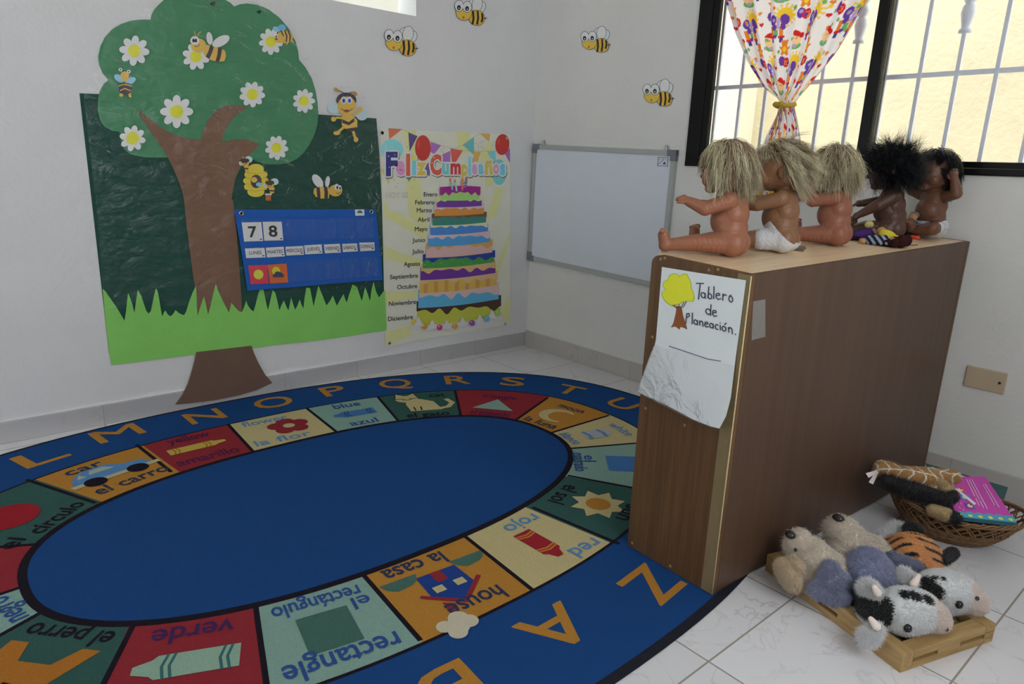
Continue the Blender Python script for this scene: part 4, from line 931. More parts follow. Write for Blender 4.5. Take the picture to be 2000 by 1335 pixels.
cbox('shelf', 0.02, 1 - es * .6, et, 1 - et, .40, .416, M_PLY, .001); cbox('bottom_panel', 0.02, 1 - es * .6, et, 1 - et, .03, .046, M_PLY, .001)
cbox('divider', 0.02, 1 - es * .6, .5, .5 + et, .046, .40, M_PLY, .001)
def end_pt(s, h, out=.0): # a point of the near end panel face; h = share of height
    p = np.array(cp(s, 0)); q = np.array(cp(s, 0, Z0)); r = q + (p - q) * h; return tuple(r - np.array([CV[0], CV[1], 0]) * out)
m = MB(); m.hexa([end_pt(.885, .002, .0008), end_pt(1.004, .002, .0008), end_pt(1.004, .002, -.0005), end_pt(.885, .002, -.0005)], [end_pt(.885, .998, .0008), end_pt(1.004, .998, .0008), end_pt(1.004, .998, -.0005), end_pt(.885, .998, -.0005)]); m.build('edge_tape', M_EDGE, cab)
m = MB(); m.tube([end_pt(1.004, .003, .0006), end_pt(1.004, .5, .0008), end_pt(1.004, .997, .0006)], .0016, 6); m.build('raw_edge', M_LEDGE, cab)
M_PLUG = material('filled_screw_hole', color=alb((104, 84, 58), .45), rough=0.7)
for px in ((1290, 506), (1298, 504), (1384, 527), (1274, 658), (1261, 797), (1337, 830), (1417, 862), (1235, 1060), (1309, 1105), (1378, 1148), (1402, 526)):
    p = on_plane(px, (CA[0], CA[1], 0), (CV[0], CV[1], 0)); m = MB(); m.ball(tuple(p), (.0042, .0012, .0042), 2); m.build('screw_plug', M_PLUG, cab)
M_TAPE = clear_film('clear_tape', gloss=0.6, rough=0.2, bump=0.2, bscale=60, haze=0.03)
RN = np.array([CU[0], CU[1], 0])
m = MB(); m.poly([tuple(on_plane(p, (CA[0], CA[1], 0), RN) + RN * .0012) for p in ((1494, 584), (1494, 657), (1467, 664), (1470, 588))]); m.build('tape', M_TAPE, cab)

# ------------------------------------------------------------------ planning sheet on the cabinet end
def z6(X, Y): return (1200 + X / 3.1775, 480 + Y / 3.1775)
EN = np.array([CV[0], CV[1], 0.0])
def endf(X, Y, h):
    out = .0022
    if Y > 600: out += .020 * ((Y - 600) / 480.0) ** 1.6
    return on_plane(z6(X, Y), np.array([CA[0], CA[1], 0]) - EN * (out + h), EN)
sh = empty('planning_sheet', (1.90, -1.225, .45)); tag(sh, 'white hand-lettered planning sheet taped to the cabinet end', 'paper sign')
M_WPAP = material('white_paper', attr=True, rough=0.7, spec=0.2, noise=0.02, nscale=30)
K_S = .50
def S_(r, g, b): return alb((r, g, b), K_S)
a = Art(endf)
WP = S_(172, 177, 186)
N = 24
def lx(Y): return np.interp(Y, [120, 130, 600, 890, 1130], [296, 295, 256, 147, 147])
def rx_(Y): return np.interp(Y, [130, 213, 480, 700, 950, 1060, 1130], [805, 817, 782, 752, 721, 692, 652])
def ty(u): return 130 + 83 * u
def by(u): return np.interp(u, [0, .3, .65, .9, 1.0], [905, 985, 1080, 1122, 1132])
for j in range(N):
    for i in range(8):
        q = []
        for (ii, jj) in ((i, j), (i + 1, j), (i + 1, j + 1), (i, j + 1)):
            u, v = ii / 8, jj / N; Y = ty(u) * (1 - v) + by(u) * v; q.append((lx(Y) + (rx_(Y) - lx(Y)) * u, Y))
        a.tri(q, [(0, 1, 2), (0, 2, 3)], WP, 0)
a.build('paper', M_WPAP, sh)
a = Art(endf)
YG, TB = S_(176, 180, 44), S_(112, 66, 40)
crownp = [(350, 177), (375, 168), (398, 182), (408, 188), (422, 172), (450, 173), (464, 200), (470, 212), (478, 235), (476, 256), (492, 290), (499, 322), (488, 346), (452, 343), (425, 350), (404, 362), (380, 366), (352, 373), (326, 355), (310, 338), (293, 310), (294, 284), (316, 271), (300, 250), (304, 222), (322, 212), (332, 208), (336, 186)]
a.poly(crownp, S_(130, 140, 40), 2); cxy = np.mean(crownp, 0); a.poly([tuple(cxy + (np.array(p) - cxy) * .96) for p in crownp], YG, 3)
a.poly([(386, 372), (380, 420), (366, 478), (350, 506), (376, 500), (390, 508), (402, 520), (412, 502), (430, 508), (452, 518), (442, 480), (426, 432), (416, 375)], TB, 2)
for q in ([(360, 368), (384, 384)], [(446, 345), (424, 384)], [(402, 362), (400, 384)], [(372, 366), (390, 386)], [(430, 350), (414, 384)]): a.stroke(q, 4, S_(70, 40, 30), 3)
a.build('tree_drawing', M_WPAP, sh); a = Art(endf)
INKS = S_(44, 46, 60)
def hand(segs, ox, oy, sc, sl=.36, w=6.5):
    for s_ in segs: a.stroke([(ox + x * sc, oy + y * sc + x * sc * sl) for x, y in s_], w, INKS, 4)
def o_(x, y, r, rr=None, n=12): rr = rr or r; return [(x + r * math.cos(2 * PI * k / n), y + rr * math.sin(2 * PI * k / n)) for k in range(n + 1)]
# "Tablero"
hand([[(0, 0), (46, -12)], [(24, -4), (14, 95)], o_(42, 62, 13, 16), [(54, 46), (56, 78)], [(78, 0), (72, 72)], o_(84, 58, 12, 16), [(110, -10), (108, 66)], [(122, 44), (146, 34), (140, 24), (124, 32), (122, 52), (136, 64), (152, 54)], [(166, 20), (164, 62)], [(165, 36), (176, 22), (188, 24)], o_(214, 40, 12, 18), [(204, 26), (216, 14)]], 508, 232, 1.0, .27)
# "de"
hand([o_(14, 26, 15, 17), [(32, -22), (28, 46)], [(40, 28), (64, 20), (60, 8), (44, 12), (40, 34), (52, 46), (68, 38)]], 568, 378, 1.0, .25)
# "Planeación."
hand([[(12, 0), (4, 66)], [(12, 2), (24, -4), (28, 12), (10, 26)], [(46, -14), (44, 56)], o_(66, 38, 11, 14), [(76, 24), (78, 52)], [(90, 22), (92, 50)], [(92, 30), (102, 20), (110, 28), (112, 52)], [(122, 32), (142, 26), (138, 16), (126, 20), (122, 40), (132, 48), (146, 42)], o_(164, 30, 11, 14), [(174, 16), (176, 44)], [(206, 14), (194, 14), (186, 28), (192, 42), (206, 42)], [(218, 10), (220, 42)], [(217, -4), (220, -2)], o_(242, 26, 12, 15), [(246, 0), (256, -14)], [(270, 8), (272, 40)], [(272, 18), (282, 6), (292, 14), (294, 44)], [(312, 38), (315, 41)]], 438, 415, 1.0, .30)
a.build('lettering', M_WPAP, sh); a = Art(endf)
a.stroke([(340, 622), (420, 648), (500, 675), (580, 702), (660, 715)], 5, S_(66, 66, 92), 4)
a.build('pen_line', M_WPAP, sh)
a = Art(lambda X, Y, h: endf(X, Y, h) - EN * (.002 + .010 * math.sin(max(0, min(1, (X - 150) / 560)) * PI) * math.sin(max(0, min(1, (Y - 600) / 520)) * PI)))
for j in range(14):
    for i in range(10):
        q = []
        for (ii, jj) in ((i, j), (i + 1, j), (i + 1, j + 1), (i, j + 1)):
            u, v = ii / 10, jj / 14; y0 = 612 + 130 * u; Y = y0 + (by(u) + 2 - y0) * v; q.append((lx(Y) + (rx_(Y) - lx(Y)) * u, Y))
        a.tri(q, [(0, 1, 2), (0, 2, 3)], (1, 1, 1), 0)
o = a.build('clear_pocket', clear_film('crinkled_pocket_film', gloss=0.5, rough=0.22, bump=0.3, bscale=14, haze=0.16), sh)

# ------------------------------------------------------------------ curtain
cur = empty('curtain', (1.43, -.05, .90)); tag(cur, 'white curtain with bright cartoon print knotted in front of the window', 'curtain')
NU, NV = 300, 520
ZC1, ZC0 = 2.20, .895
Lz = ([.895, 1.045, 1.12, 1.18, 1.225, 1.239, 1.255, 1.306, 1.403, 1.519, 1.636, 1.85, 2.2], [1.318, 1.335, 1.352, 1.378, 1.399, 1.401, 1.396, 1.318, 1.235, 1.162, 1.105, 1.03, .96])
Rz = ([.895, 1.045, 1.12, 1.18, 1.225, 1.239, 1.255, 1.313, 1.408, 1.559, 1.70, 1.85, 2.2], [1.545, 1.518, 1.497, 1.478, 1.460, 1.457, 1.464, 1.516, 1.594, 1.676, 1.75, 1.82, 1.93])
zz = np.linspace(ZC0, ZC1, NV); uu = np.linspace(0, 1, NU)
Lx = np.interp(zz, *Lz); Rx = np.interp(zz, *Rz)
for k in range(3): Lx = np.convolve(np.pad(Lx, 4, 'edge'), np.ones(9) / 9, 'valid'); Rx = np.convolve(np.pad(Rx, 4, 'edge'), np.ones(9) / 9, 'valid')
knot = np.exp(-((zz - 1.237) / .05) ** 2)
U, Zg = np.meshgrid(uu, zz); Wd = (Rx - Lx)[:, None]
fold = np.sin(2 * PI * (4.6 * U + .6 * np.sin(3.1 * U + 1))) + .35 * np.sin(2 * PI * 11 * U + 2.0)
amp = (.007 + .012 * np.clip((Zg - 1.26) / .5, 0, 1) + .008 * np.clip((1.2 - Zg) / .2, 0, 1)) * (1 - .3 * knot[:, None])
Xg = Lx[:, None] + Wd * U + .012 * np.clip(Wd / .6, 0, 1) * np.sin(2 * PI * 6.5 * U + 1.2)
bulge = np.sin(PI * U) * (.012 + .030 * knot[:, None])
Yg = -.048 - bulge - amp * fold
Yg = np.minimum(Yg, -.028)
# fabric print, painted in fabric coordinates
FW, FH = .74, ZC1 - ZC0
Sg = U * FW; Tg = (Zg - ZC0)
colr = np.ones((NV, NU, 3), np.float32) * np.array(alb((206, 204, 214), .75), np.float32)
def paint(mask, c): colr[mask] = c
Cc = {k: np.array(lin(v)) for k, v in dict(pur=(104, 66, 170), red=(206, 44, 50), yel=(236, 196, 60), ora=(226, 130, 50), grn=(110, 176, 104), ski=(240, 202, 156), blu=(70, 66, 160), lil=(176, 160, 214), dark=(70, 40, 60)).items()}
def disc(x, y, rx, ry=None, c='red', rot=0):
    ry = ry or rx; dx, dy = Sg - x, Tg - y; a_ = math.radians(rot)
    p, q = dx * math.cos(a_) + dy * math.sin(a_), -dx * math.sin(a_) + dy * math.cos(a_)
    paint((p / rx) ** 2 + (q / ry) ** 2 < 1, Cc[c])
def heart(x, y, r, c):
    disc(x - r * .5, y + r * .3, r * .58, None, c); disc(x + r * .5, y + r * .3, r * .58, None, c)
    paint((np.abs(Sg - x) < (Tg - y + r) * .62) & (Tg < y + r * .4) & (Tg > y - r), Cc[c])
def sun(x, y, r):
    d = np.hypot(Sg - x, Tg - y); an = np.arctan2(Tg - y, Sg - x); paint((d < r * 1.55) & (d > r * .9) & (np.sin(an * 14) > -.1), Cc['yel'] * .9 + .1); disc(x, y, r, None, 'yel'); disc(x + r * .3, y, r * .5, None, 'ora') if False else None
def girl(x, y, r):
    disc(x, y - r * .85, r * 1.05, r * .5, 'grn'); disc(x, y, r, r * .92, 'ski'); paint(((Sg - x) ** 2 + (Tg - y) ** 2 < r * r * 1.15) & (Tg > y + r * .38 - .25 * (Sg - x)), Cc['red']); disc(x + r * .95, y + r * .4, r * .34, None, 'red')
    for e in (-.28, .28): disc(x + r * e, y + r * .05, r * .09, None, 'dark')
    disc(x, y - r * .9, r * .45, r * .22, 'lil')
def fly(x, y, r):
    for sx, sy, s in ((-.9, .5, .75), (.9, .5, .75), (-.7, -.5, .5), (.7, -.5, .5)): disc(x + sx * r, y + sy * r, r * s * .8, r * s, 'pur', sx * 25)
    disc(x, y, r * .28, r * .8, 'lil'); disc(x - r * .8, y + r * .5, r * .28, None, 'lil')
def balloon(x, y, r): disc(x - r * .7, y + r * .3, r * .9, r, 'pur', 15); disc(x + r * .5, y, r * .9, r, 'red', -10); [disc(x + r * (.5 + .35 * i), y + r * .35 * j, r * .1, None, 'ski') for i in (-1, 0, 1) for j in (-1, 0, 1)]
def bear(x, y, r):
    disc(x, y, r * .8, r, 'ora'); disc(x, y + r * 1.25, r * .7, None, 'ora')
    for s in (-1, 1): disc(x + s * r * .55, y + r * 1.8, r * .28, None, 'ora'); disc(x + s * r * .9, y + r * .3, r * .5, r * .25, 'ora', s * 40); disc(x + s * r * .55, y - r * .9, r * .35, r * .45, 'ora')
    disc(x, y, r * .45, r * .6, 'yel')
def train(x, y, r):
    for dx, c in ((-1.2, 'ora'), (0, 'grn'), (1.2, 'ora')): paint((np.abs(Sg - x - dx * r) < r * .5) & (np.abs(Tg - y) < r * (1.1 if c == 'ora' else .6)), Cc[c])
    for dx in (-1.2, 1.2): paint((np.abs(Sg - x - dx * r) < r * .72) & (np.abs(Tg - y + r * 1.0) < r * .22), Cc['red']); paint((np.abs(Sg - x - dx * r) < r * .42) & (np.abs(Tg - y + r * 1.7) < r * .45), Cc['blu'])
    paint((np.abs(Sg - x) < r * 1.8) & (np.abs(Tg - y - r * .9) < r * .2), Cc['ora'])
rnd = random.Random(5)
TW, TH = .185, .20
for i in range(-1, 6):
    for j in range(-1, 10):
        x0, y0 = i * TW + (j % 2) * TW * .5, j * TH * .8
        sun(x0 + .05, y0 + .17, .026); fly(x0 + .03, y0 + .145, .024); girl(x0 + .13, y0 + .09, .027); balloon(x0 + .15, y0 + .17, .017); bear(x0 + .055, y0 + .055, .016); train(x0 + .205, y0 + .115, .017)
        heart(x0 + .10, y0 + .15, .009, 'red'); heart(x0 + .19, y0 + .03, .008, 'ora'); heart(x0 + .015, y0 + .10, .008, 'pur')
        for _ in range(7): disc(x0 + rnd.random() * TW, y0 + rnd.random() * TH, .0065, None, rnd.choice(['grn', 'yel', 'lil', 'ora', 'pur', 'grn']))
idx = np.arange(NU * NV).reshape(NV, NU)
quads = np.stack([idx[:-1, :-1], idx[:-1, 1:], idx[1:, 1:], idx[1:, :-1]], -1).reshape(-1, 4)
def np_mesh(name, V, Fq, vcol=None, smooth=True):
    me = bpy.data.meshes.new(name); k = Fq.shape[1]
    me.vertices.add(len(V)); me.vertices.foreach_set('co', np.ascontiguousarray(V, np.float32).ravel())
    me.loops.add(Fq.size); me.loops.foreach_set('vertex_index', np.ascontiguousarray(Fq, np.int32).ravel())
    me.polygons.add(len(Fq)); me.polygons.foreach_set('loop_start', np.arange(0, Fq.size, k, dtype=np.int32))
    try: me.polygons.foreach_set('loop_total', np.full(len(Fq), k, np.int32))
    except Exception: pass
    me.polygons.foreach_set('use_smooth', [smooth] * len(Fq))
    if vcol is not None:
        ca = me.color_attributes.new('Col', 'FLOAT_COLOR', 'POINT'); b = np.ones((len(V), 4), np.float32); b[:, :3] = vcol; ca.data.foreach_set('color', b.ravel())
    me.update(calc_edges=True); me.validate(); return me
M_CUR = material('printed_cotton', attr=True, rough=0.85, spec=0.1, bump=0.05, bscale=900, trans=0.6)
me = np_mesh('cloth', np.stack([Xg, Yg, Zg], -1).reshape(-1, 3), quads, colr.reshape(-1, 3))
world_child(link('cloth', me, M_CUR), cur)
M_RIB = material('yellow_ribbon', color=lin((206, 176, 60)), rough=0.5, spec=0.3, noise=0.08, nscale=60, trans=0.15)
m = MB(); m.tube([(1.429 + .034 * math.cos(t), -.072 + .034 * math.sin(t), 1.236 + .004 * math.sin(2 * t)) for t in np.linspace(0, 2 * PI, 30)], .009, 8, caps=False, flat=.8); m.build('tie', M_RIB, cur)
m = MB()
for pts in ([(1.435, -.112, 1.238), (1.432, -.116, 1.21), (1.428, -.114, 1.17), (1.430, -.110, 1.135)], [(1.438, -.111, 1.236), (1.446, -.116, 1.215), (1.444, -.112, 1.19)]):
    m.tube(pts, [.004, .006, .006, .003][:len(pts)], 6, flat=.35)
m.ball((1.437, -.111, 1.238), (.010, .006, .009), 2); m.build('tie_bow', M_RIB, cur)

# ------------------------------------------------------------------ soft bodies: one continuous surface grown over a set of volumes
def blob(name, items, voxel, smooth=5, mat=None, parent=None, colorfn=None, cut=None, world=False, keep=None):
    bm = bmesh.new()
    def ico(c, r, M=None, sub=3):
        T = Matrix.Translation(c) @ (M.to_4x4() if M is not None else Matrix.Identity(4)) @ Matrix.Diagonal((*r, 1))
        bmesh.ops.create_icosphere(bm, subdivisions=sub, radius=1.0, matrix=T)
    for it in items:
        if it[0] == 'b':
            M = None
            if len(it) > 3: M = Matrix.Rotation(math.radians(it[3][2]), 3, 'Z') @ Matrix.Rotation(math.radians(it[3][1]), 3, 'Y') @ Matrix.Rotation(math.radians(it[3][0]), 3, 'X')
            r = it[2] if hasattr(it[2], '__len__') else (it[2],) * 3
            ico(Vector(it[1]), r, M)
        else:
            p, q, r0, r1 = Vector(it[1]), Vector(it[2]), it[3], it[4]
            d = q - p; n = max(2, int(d.length / (min(r0, r1) * .5)))
            for k in range(n + 1):
                t = k / n; r = r0 + (r1 - r0) * t; ico(p + d * t, (r, r, r), None, 2)
    me = bpy.data.meshes.new('tmp'); bm.to_mesh(me); bm.free()
    o = bpy.data.objects.new('tmp', me); COL.objects.link(o)
    r = o.modifiers.new('r', 'REMESH'); r.mode = 'VOXEL'; r.voxel_size = voxel
    s = o.modifiers.new('s', 'SMOOTH'); s.factor = .5; s.iterations = smooth
    dg = bpy.context.evaluated_depsgraph_get(); out = bpy.data.meshes.new_from_object(o.evaluated_get(dg)); bpy.data.objects.remove(o); bpy.data.meshes.remove(me)
    out.name = name; out.materials.clear()
    if cut:
        bm = bmesh.new(); bm.from_mesh(out)
        for co, no in cut: bmesh.ops.bisect_plane(bm, geom=bm.verts[:] + bm.edges[:] + bm.faces[:], plane_co=co, plane_no=no, clear_outer=True)
        bm.to_mesh(out); bm.free()
    if colorfn is not None:
        n = len(out.vertices); co = np.empty(n * 3, np.float32); out.vertices.foreach_get('co', co); co = co.reshape(-1, 3)
        nv = np.empty(n * 3, np.float32); out.vertices.foreach_get('normal', nv) if hasattr(out.vertices[0], 'normal') else None
        c = np.ones((n, 4), np.float32); c[:, :3] = colorfn(co, nv.reshape(-1, 3))
        ca = out.color_attributes.new('Col', 'FLOAT_COLOR', 'POINT'); ca.data.foreach_set('color', c.ravel())
    ob = link(name, out, mat, None, True)
    if parent is not None:
        if world: world_child(ob, parent)
        else: ob.parent = parent
    return ob

def surface_points(me, n, seed):
    rs = np.random.RandomState(seed); me.calc_loop_triangles(); nt = len(me.loop_triangles)
    tri = np.empty(nt * 3, np.int32); me.loop_triangles.foreach_get('vertices', tri); tri = tri.reshape(-1, 3)
    co = np.empty(len(me.vertices) * 3, np.float32); me.vertices.foreach_get('co', co); co = co.reshape(-1, 3)
    A, B, C_ = co[tri[:, 0]], co[tri[:, 1]], co[tri[:, 2]]; nn = np.cross(B - A, C_ - A); ar = np.linalg.norm(nn, axis=1)
    nn = nn / np.maximum(ar, 1e-12)[:, None]; i = rs.choice(nt, n, p=ar / ar.sum()); u, v = rs.rand(n), rs.rand(n); m = u + v > 1; u[m], v[m] = 1 - u[m], 1 - v[m]
    return A[i] + (B - A)[i] * u[:, None] + (C_ - A)[i] * v[:, None], nn[i], rs

def strands(P, width, cols=None, sides=3, taper=.15):
    """P: (n, k, 3) polylines -> vertices and quads of thin tapered tufts"""
    n, k, _ = P.shape
    D = np.gradient(P, axis=1); D /= np.maximum(np.linalg.norm(D, axis=2, keepdims=True), 1e-9)
    ref = np.where(np.abs(D[:, :1, 2:3]) > .9, np.array([1., 0, 0]), np.array([0, 0, 1.])); X = np.cross(D, np.broadcast_to(ref, D.shape)); X /= np.maximum(np.linalg.norm(X, axis=2, keepdims=True), 1e-9); Y = np.cross(D, X)
    w = np.asarray(width) * np.ones(n); t = np.linspace(0, 1, k); prof = (1 - (1 - taper) * t ** 1.5)
    ang = 2 * PI * np.arange(sides) / sides
    V = P[:, :, None, :] + (X[:, :, None, :] * np.cos(ang)[None, None, :, None] + Y[:, :, None, :] * np.sin(ang)[None, None, :, None] * .6) * (w[:, None, None, None] * prof[None, :, None, None])
    idx = np.arange(n * k * sides).reshape(n, k, sides); a = idx[:, :-1, :]; b = idx[:, 1:, :]
    Q = np.stack([a, np.roll(a, -1, 2), np.roll(b, -1, 2), b], -1).reshape(-1, 4)
    vc = None if cols is None else np.repeat(cols, k * sides, axis=0)
    return V.reshape(-1, 3), Q, vc

def fur(src, n, length, width, parent, mat, seed=1, colorfn=None, comb=(0, 0, -.25), messy=.45, curl=0.0, name='fur'):
    P, Nn, rs = surface_points(src.data, n, seed)
    d = Nn + np.array(comb) + rs.randn(n, 3) * messy; d /= np.linalg.norm(d, axis=1, keepdims=True)
    L = length * (.65 + .7 * rs.rand(n)); t = np.linspace(0, 1, 4)
    bend = rs.randn(n, 3) * (messy * .8 + curl) + np.array([0, 0, -.5])
    pts = P[:, None, :] - Nn[:, None, :] * .0006 + d[:, None, :] * (L[:, None] * t)[:, :, None] + bend[:, None, :] * (L[:, None] * (t ** 2) * .45)[:, :, None]
    cols = None
    if colorfn is not None:
        cols = colorfn(P, Nn) * (.84 + .28 * rs.rand(n, 1))
    V, Q, vc = strands(pts, width, cols)
    o = link(name, np_mesh(name, V, Q, vc), mat); o.parent = parent
    o['kind'] = 'stuff'
    if src.parent is parent: o.matrix_parent_inverse = src.matrix_parent_inverse.copy()
    return o

# ------------------------------------------------------------------ baby dolls
KD = .80
def D_(r, g, b): return alb((r, g, b), KD)
def skin_mat(name, c): return material(name, attr=True, rough=0.42, spec=0.32, noise=0.05, nscale=30)
M_SKIN = skin_mat('doll_vinyl', None)
M_EYE = material('doll_eye', color=(.03, .02, .015), rough=0.1, spec=0.6)
M_DIAPER = material('white_terry_cloth', color=(.66, .66, .68), rough=0.95, spec=0.05, noise=0.06, nscale=120, bump=0.4, bscale=260)
M_BLOND = material('ash_blond_doll_hair', attr=True, rough=0.38, spec=0.35, island=0.22)
M_BLACKH = material('black_doll_hair', attr=True, rough=0.35, spec=0.22, island=0.3)

def finger_set(items, wrist, direc, upv, side, r=.0042, ln=.016, curl=.25):
    """palm and five fingers at the end of an arm"""
    d = Vector(direc).normalized(); u = Vector(upv); u = (u - d * u.dot(d)).normalized(); s = d.cross(u) * side
    w = Vector(wrist); palm = w + d * .011
    items.append(('c', w, palm + d * .004, .0105, .0115))
    for k, (off, l) in enumerate(((-.0085, .78), (-.003, 1.0), (.003, 1.05), (.0088, .9))):
        b = palm + s * off + d * .006; m = b + d * (ln * l * .55) - u * (ln * curl * .3); e = m + d * (ln * l * .40) - u * (ln * curl)
        items.append(('c', b, m, r, r * .95)); items.append(('c', m, e, r * .95, r * .8))
    b = w + d * .006 - s * .010; m = b + d * .008 - s * .006 - u * .002; items.append(('c', b, m, r * 1.05, r)); items.append(('c', m, m + d * .007 - s * .001 - u * .003, r, r * .8))

def foot_set(items, ankle, toe_dir, leg_dir, side):
    t = Vector(toe_dir).normalized(); l = Vector(leg_dir).normalized(); s = l.cross(t) * side; a = Vector(ankle)
    items.append(('b', a + l * .006, (.0155,) * 3)); items.append(('c', a + l * .005 + t * .004, a + l * .006 + t * .026, .0155, .0145))
    for k, r in enumerate((.0062, .0050, .0048, .0045, .0042)):
        items.append(('b', a + l * .0085 + t * (.041 - abs(k - .6) * .0022) + s * (-.0130 + .0064 * k), (r, r, r * 1.15)))

def hair(parent, mat, base, tip, center, rad, style, seed, n_clump=260, per=11):
    n_clump = style.get('n', n_clump)
    rs = np.random.RandomState(seed)
    C0 = np.array(center); R0 = np.array(rad)
    N = n_clump * 6; k = np.arange(N); ph = np.arccos(1 - 2 * (k + .5) / N); th = PI * (1 + 5 ** .5) * k
    D = np.stack([np.sin(ph) * np.cos(th), np.sin(ph) * np.sin(th), np.cos(ph)], 1)
    face = (D[:, 0] > style.get('fx', .35)) & (D[:, 2] < style.get('hairline', .45)) & (np.abs(D[:, 1]) < style.get('fy', .8))
    D = D[~face & (D[:, 2] > style.get('low', -.45))]
    D = D[rs.permutation(len(D))[:n_clump]]; n = len(D)
    K = 8; step = style['len'] / K * (.75 + .5 * rs.rand(n)); P = np.zeros((n, K, 3)); P[:, 0] = C0 + D * R0 * .98
    crown = np.array(style.get('crown', (-.25, 0, 1.0))); crown = crown / np.linalg.norm(crown)
    Nn = D / R0; Nn /= np.linalg.norm(Nn, axis=1, keepdims=True)
    away = Nn - crown; away -= Nn * np.sum(away * Nn, 1, keepdims=True); away /= np.maximum(np.linalg.norm(away, axis=1, keepdims=True), 1e-6)
    step = step * np.where(D[:, 0] > style.get('bx', .15), style.get('bang', 1.0), 1.0)
    d = away * (1 - style['puff']) + Nn * style['puff'] + rs.randn(n, 3) * style['mess']
    ext = np.array(style.get('sweep', (0, 0, 0)))
    for j in range(1, K):
        t = j / K
        d = d / np.maximum(np.linalg.norm(d, axis=1, keepdims=True), 1e-9)
        d = d + np.array([0, 0, -1.]) * style['grav'] * (.4 + t) + ext * t + rs.randn(n, 3) * style['mess'] * .4 + Nn * style.get('flip', 0) * (t > .7)
        d = d / np.linalg.norm(d, axis=1, keepdims=True)
        q = P[:, j - 1] + d * step[:, None]
        e = (q - C0) / (R0 * (1.03 + .05 * style['lift'])); ln = np.linalg.norm(e, axis=1, keepdims=True); ins = ln < 1
        q = np.where(ins, C0 + e / np.maximum(ln, 1e-6) * R0 * (1.03 + .05 * style['lift']), q); P[:, j] = q
    off = rs.randn(n, per, 3) * style.get('clump', .0042); t = np.linspace(0, 1, K)
    S = P[:, None] + off[:, :, None, :] * (1 - style.get('pinch', .78) * t)[None, None, :, None] + rs.randn(n, per, 1, 3) * (t ** 2)[None, None, :, None] * style.get('fray', .004)
    S = S.reshape(-1, K, 3)
    mix = np.clip(rs.rand(n, 1).repeat(per, 0).reshape(-1, 1) * .95 - .05 + rs.rand(n * per, 1) * .15, 0, 1)
    cols = np.array(base)[None] * (1 - mix) + np.array(tip)[None] * mix
    V, Q, vc = strands(S, style.get('w', .00075), cols)
    o = link('hair', np_mesh('hair', V, Q, vc), mat); o.parent = parent
    # the root cap that holds the strands
    caps = [('b', C0 + np.array([-.004, 0, .004]), tuple(R0 * 1.015))]
    hl = style.get('hairline', .45)
    c = blob('hair_cap', caps, .004, 2, mat, o, colorfn=lambda co, nv: np.array(base)[None] * .8 + co * 0, cut=[(C0 + np.array([0, 0, style.get('low', -.45) * R0[2] * .8]), (0.35, 0, -1)), (C0 + np.array([R0[0] * style.get('fx', .35) * .75, 0, hl * R0[2]]), (1, 0, -.85))])
    return o

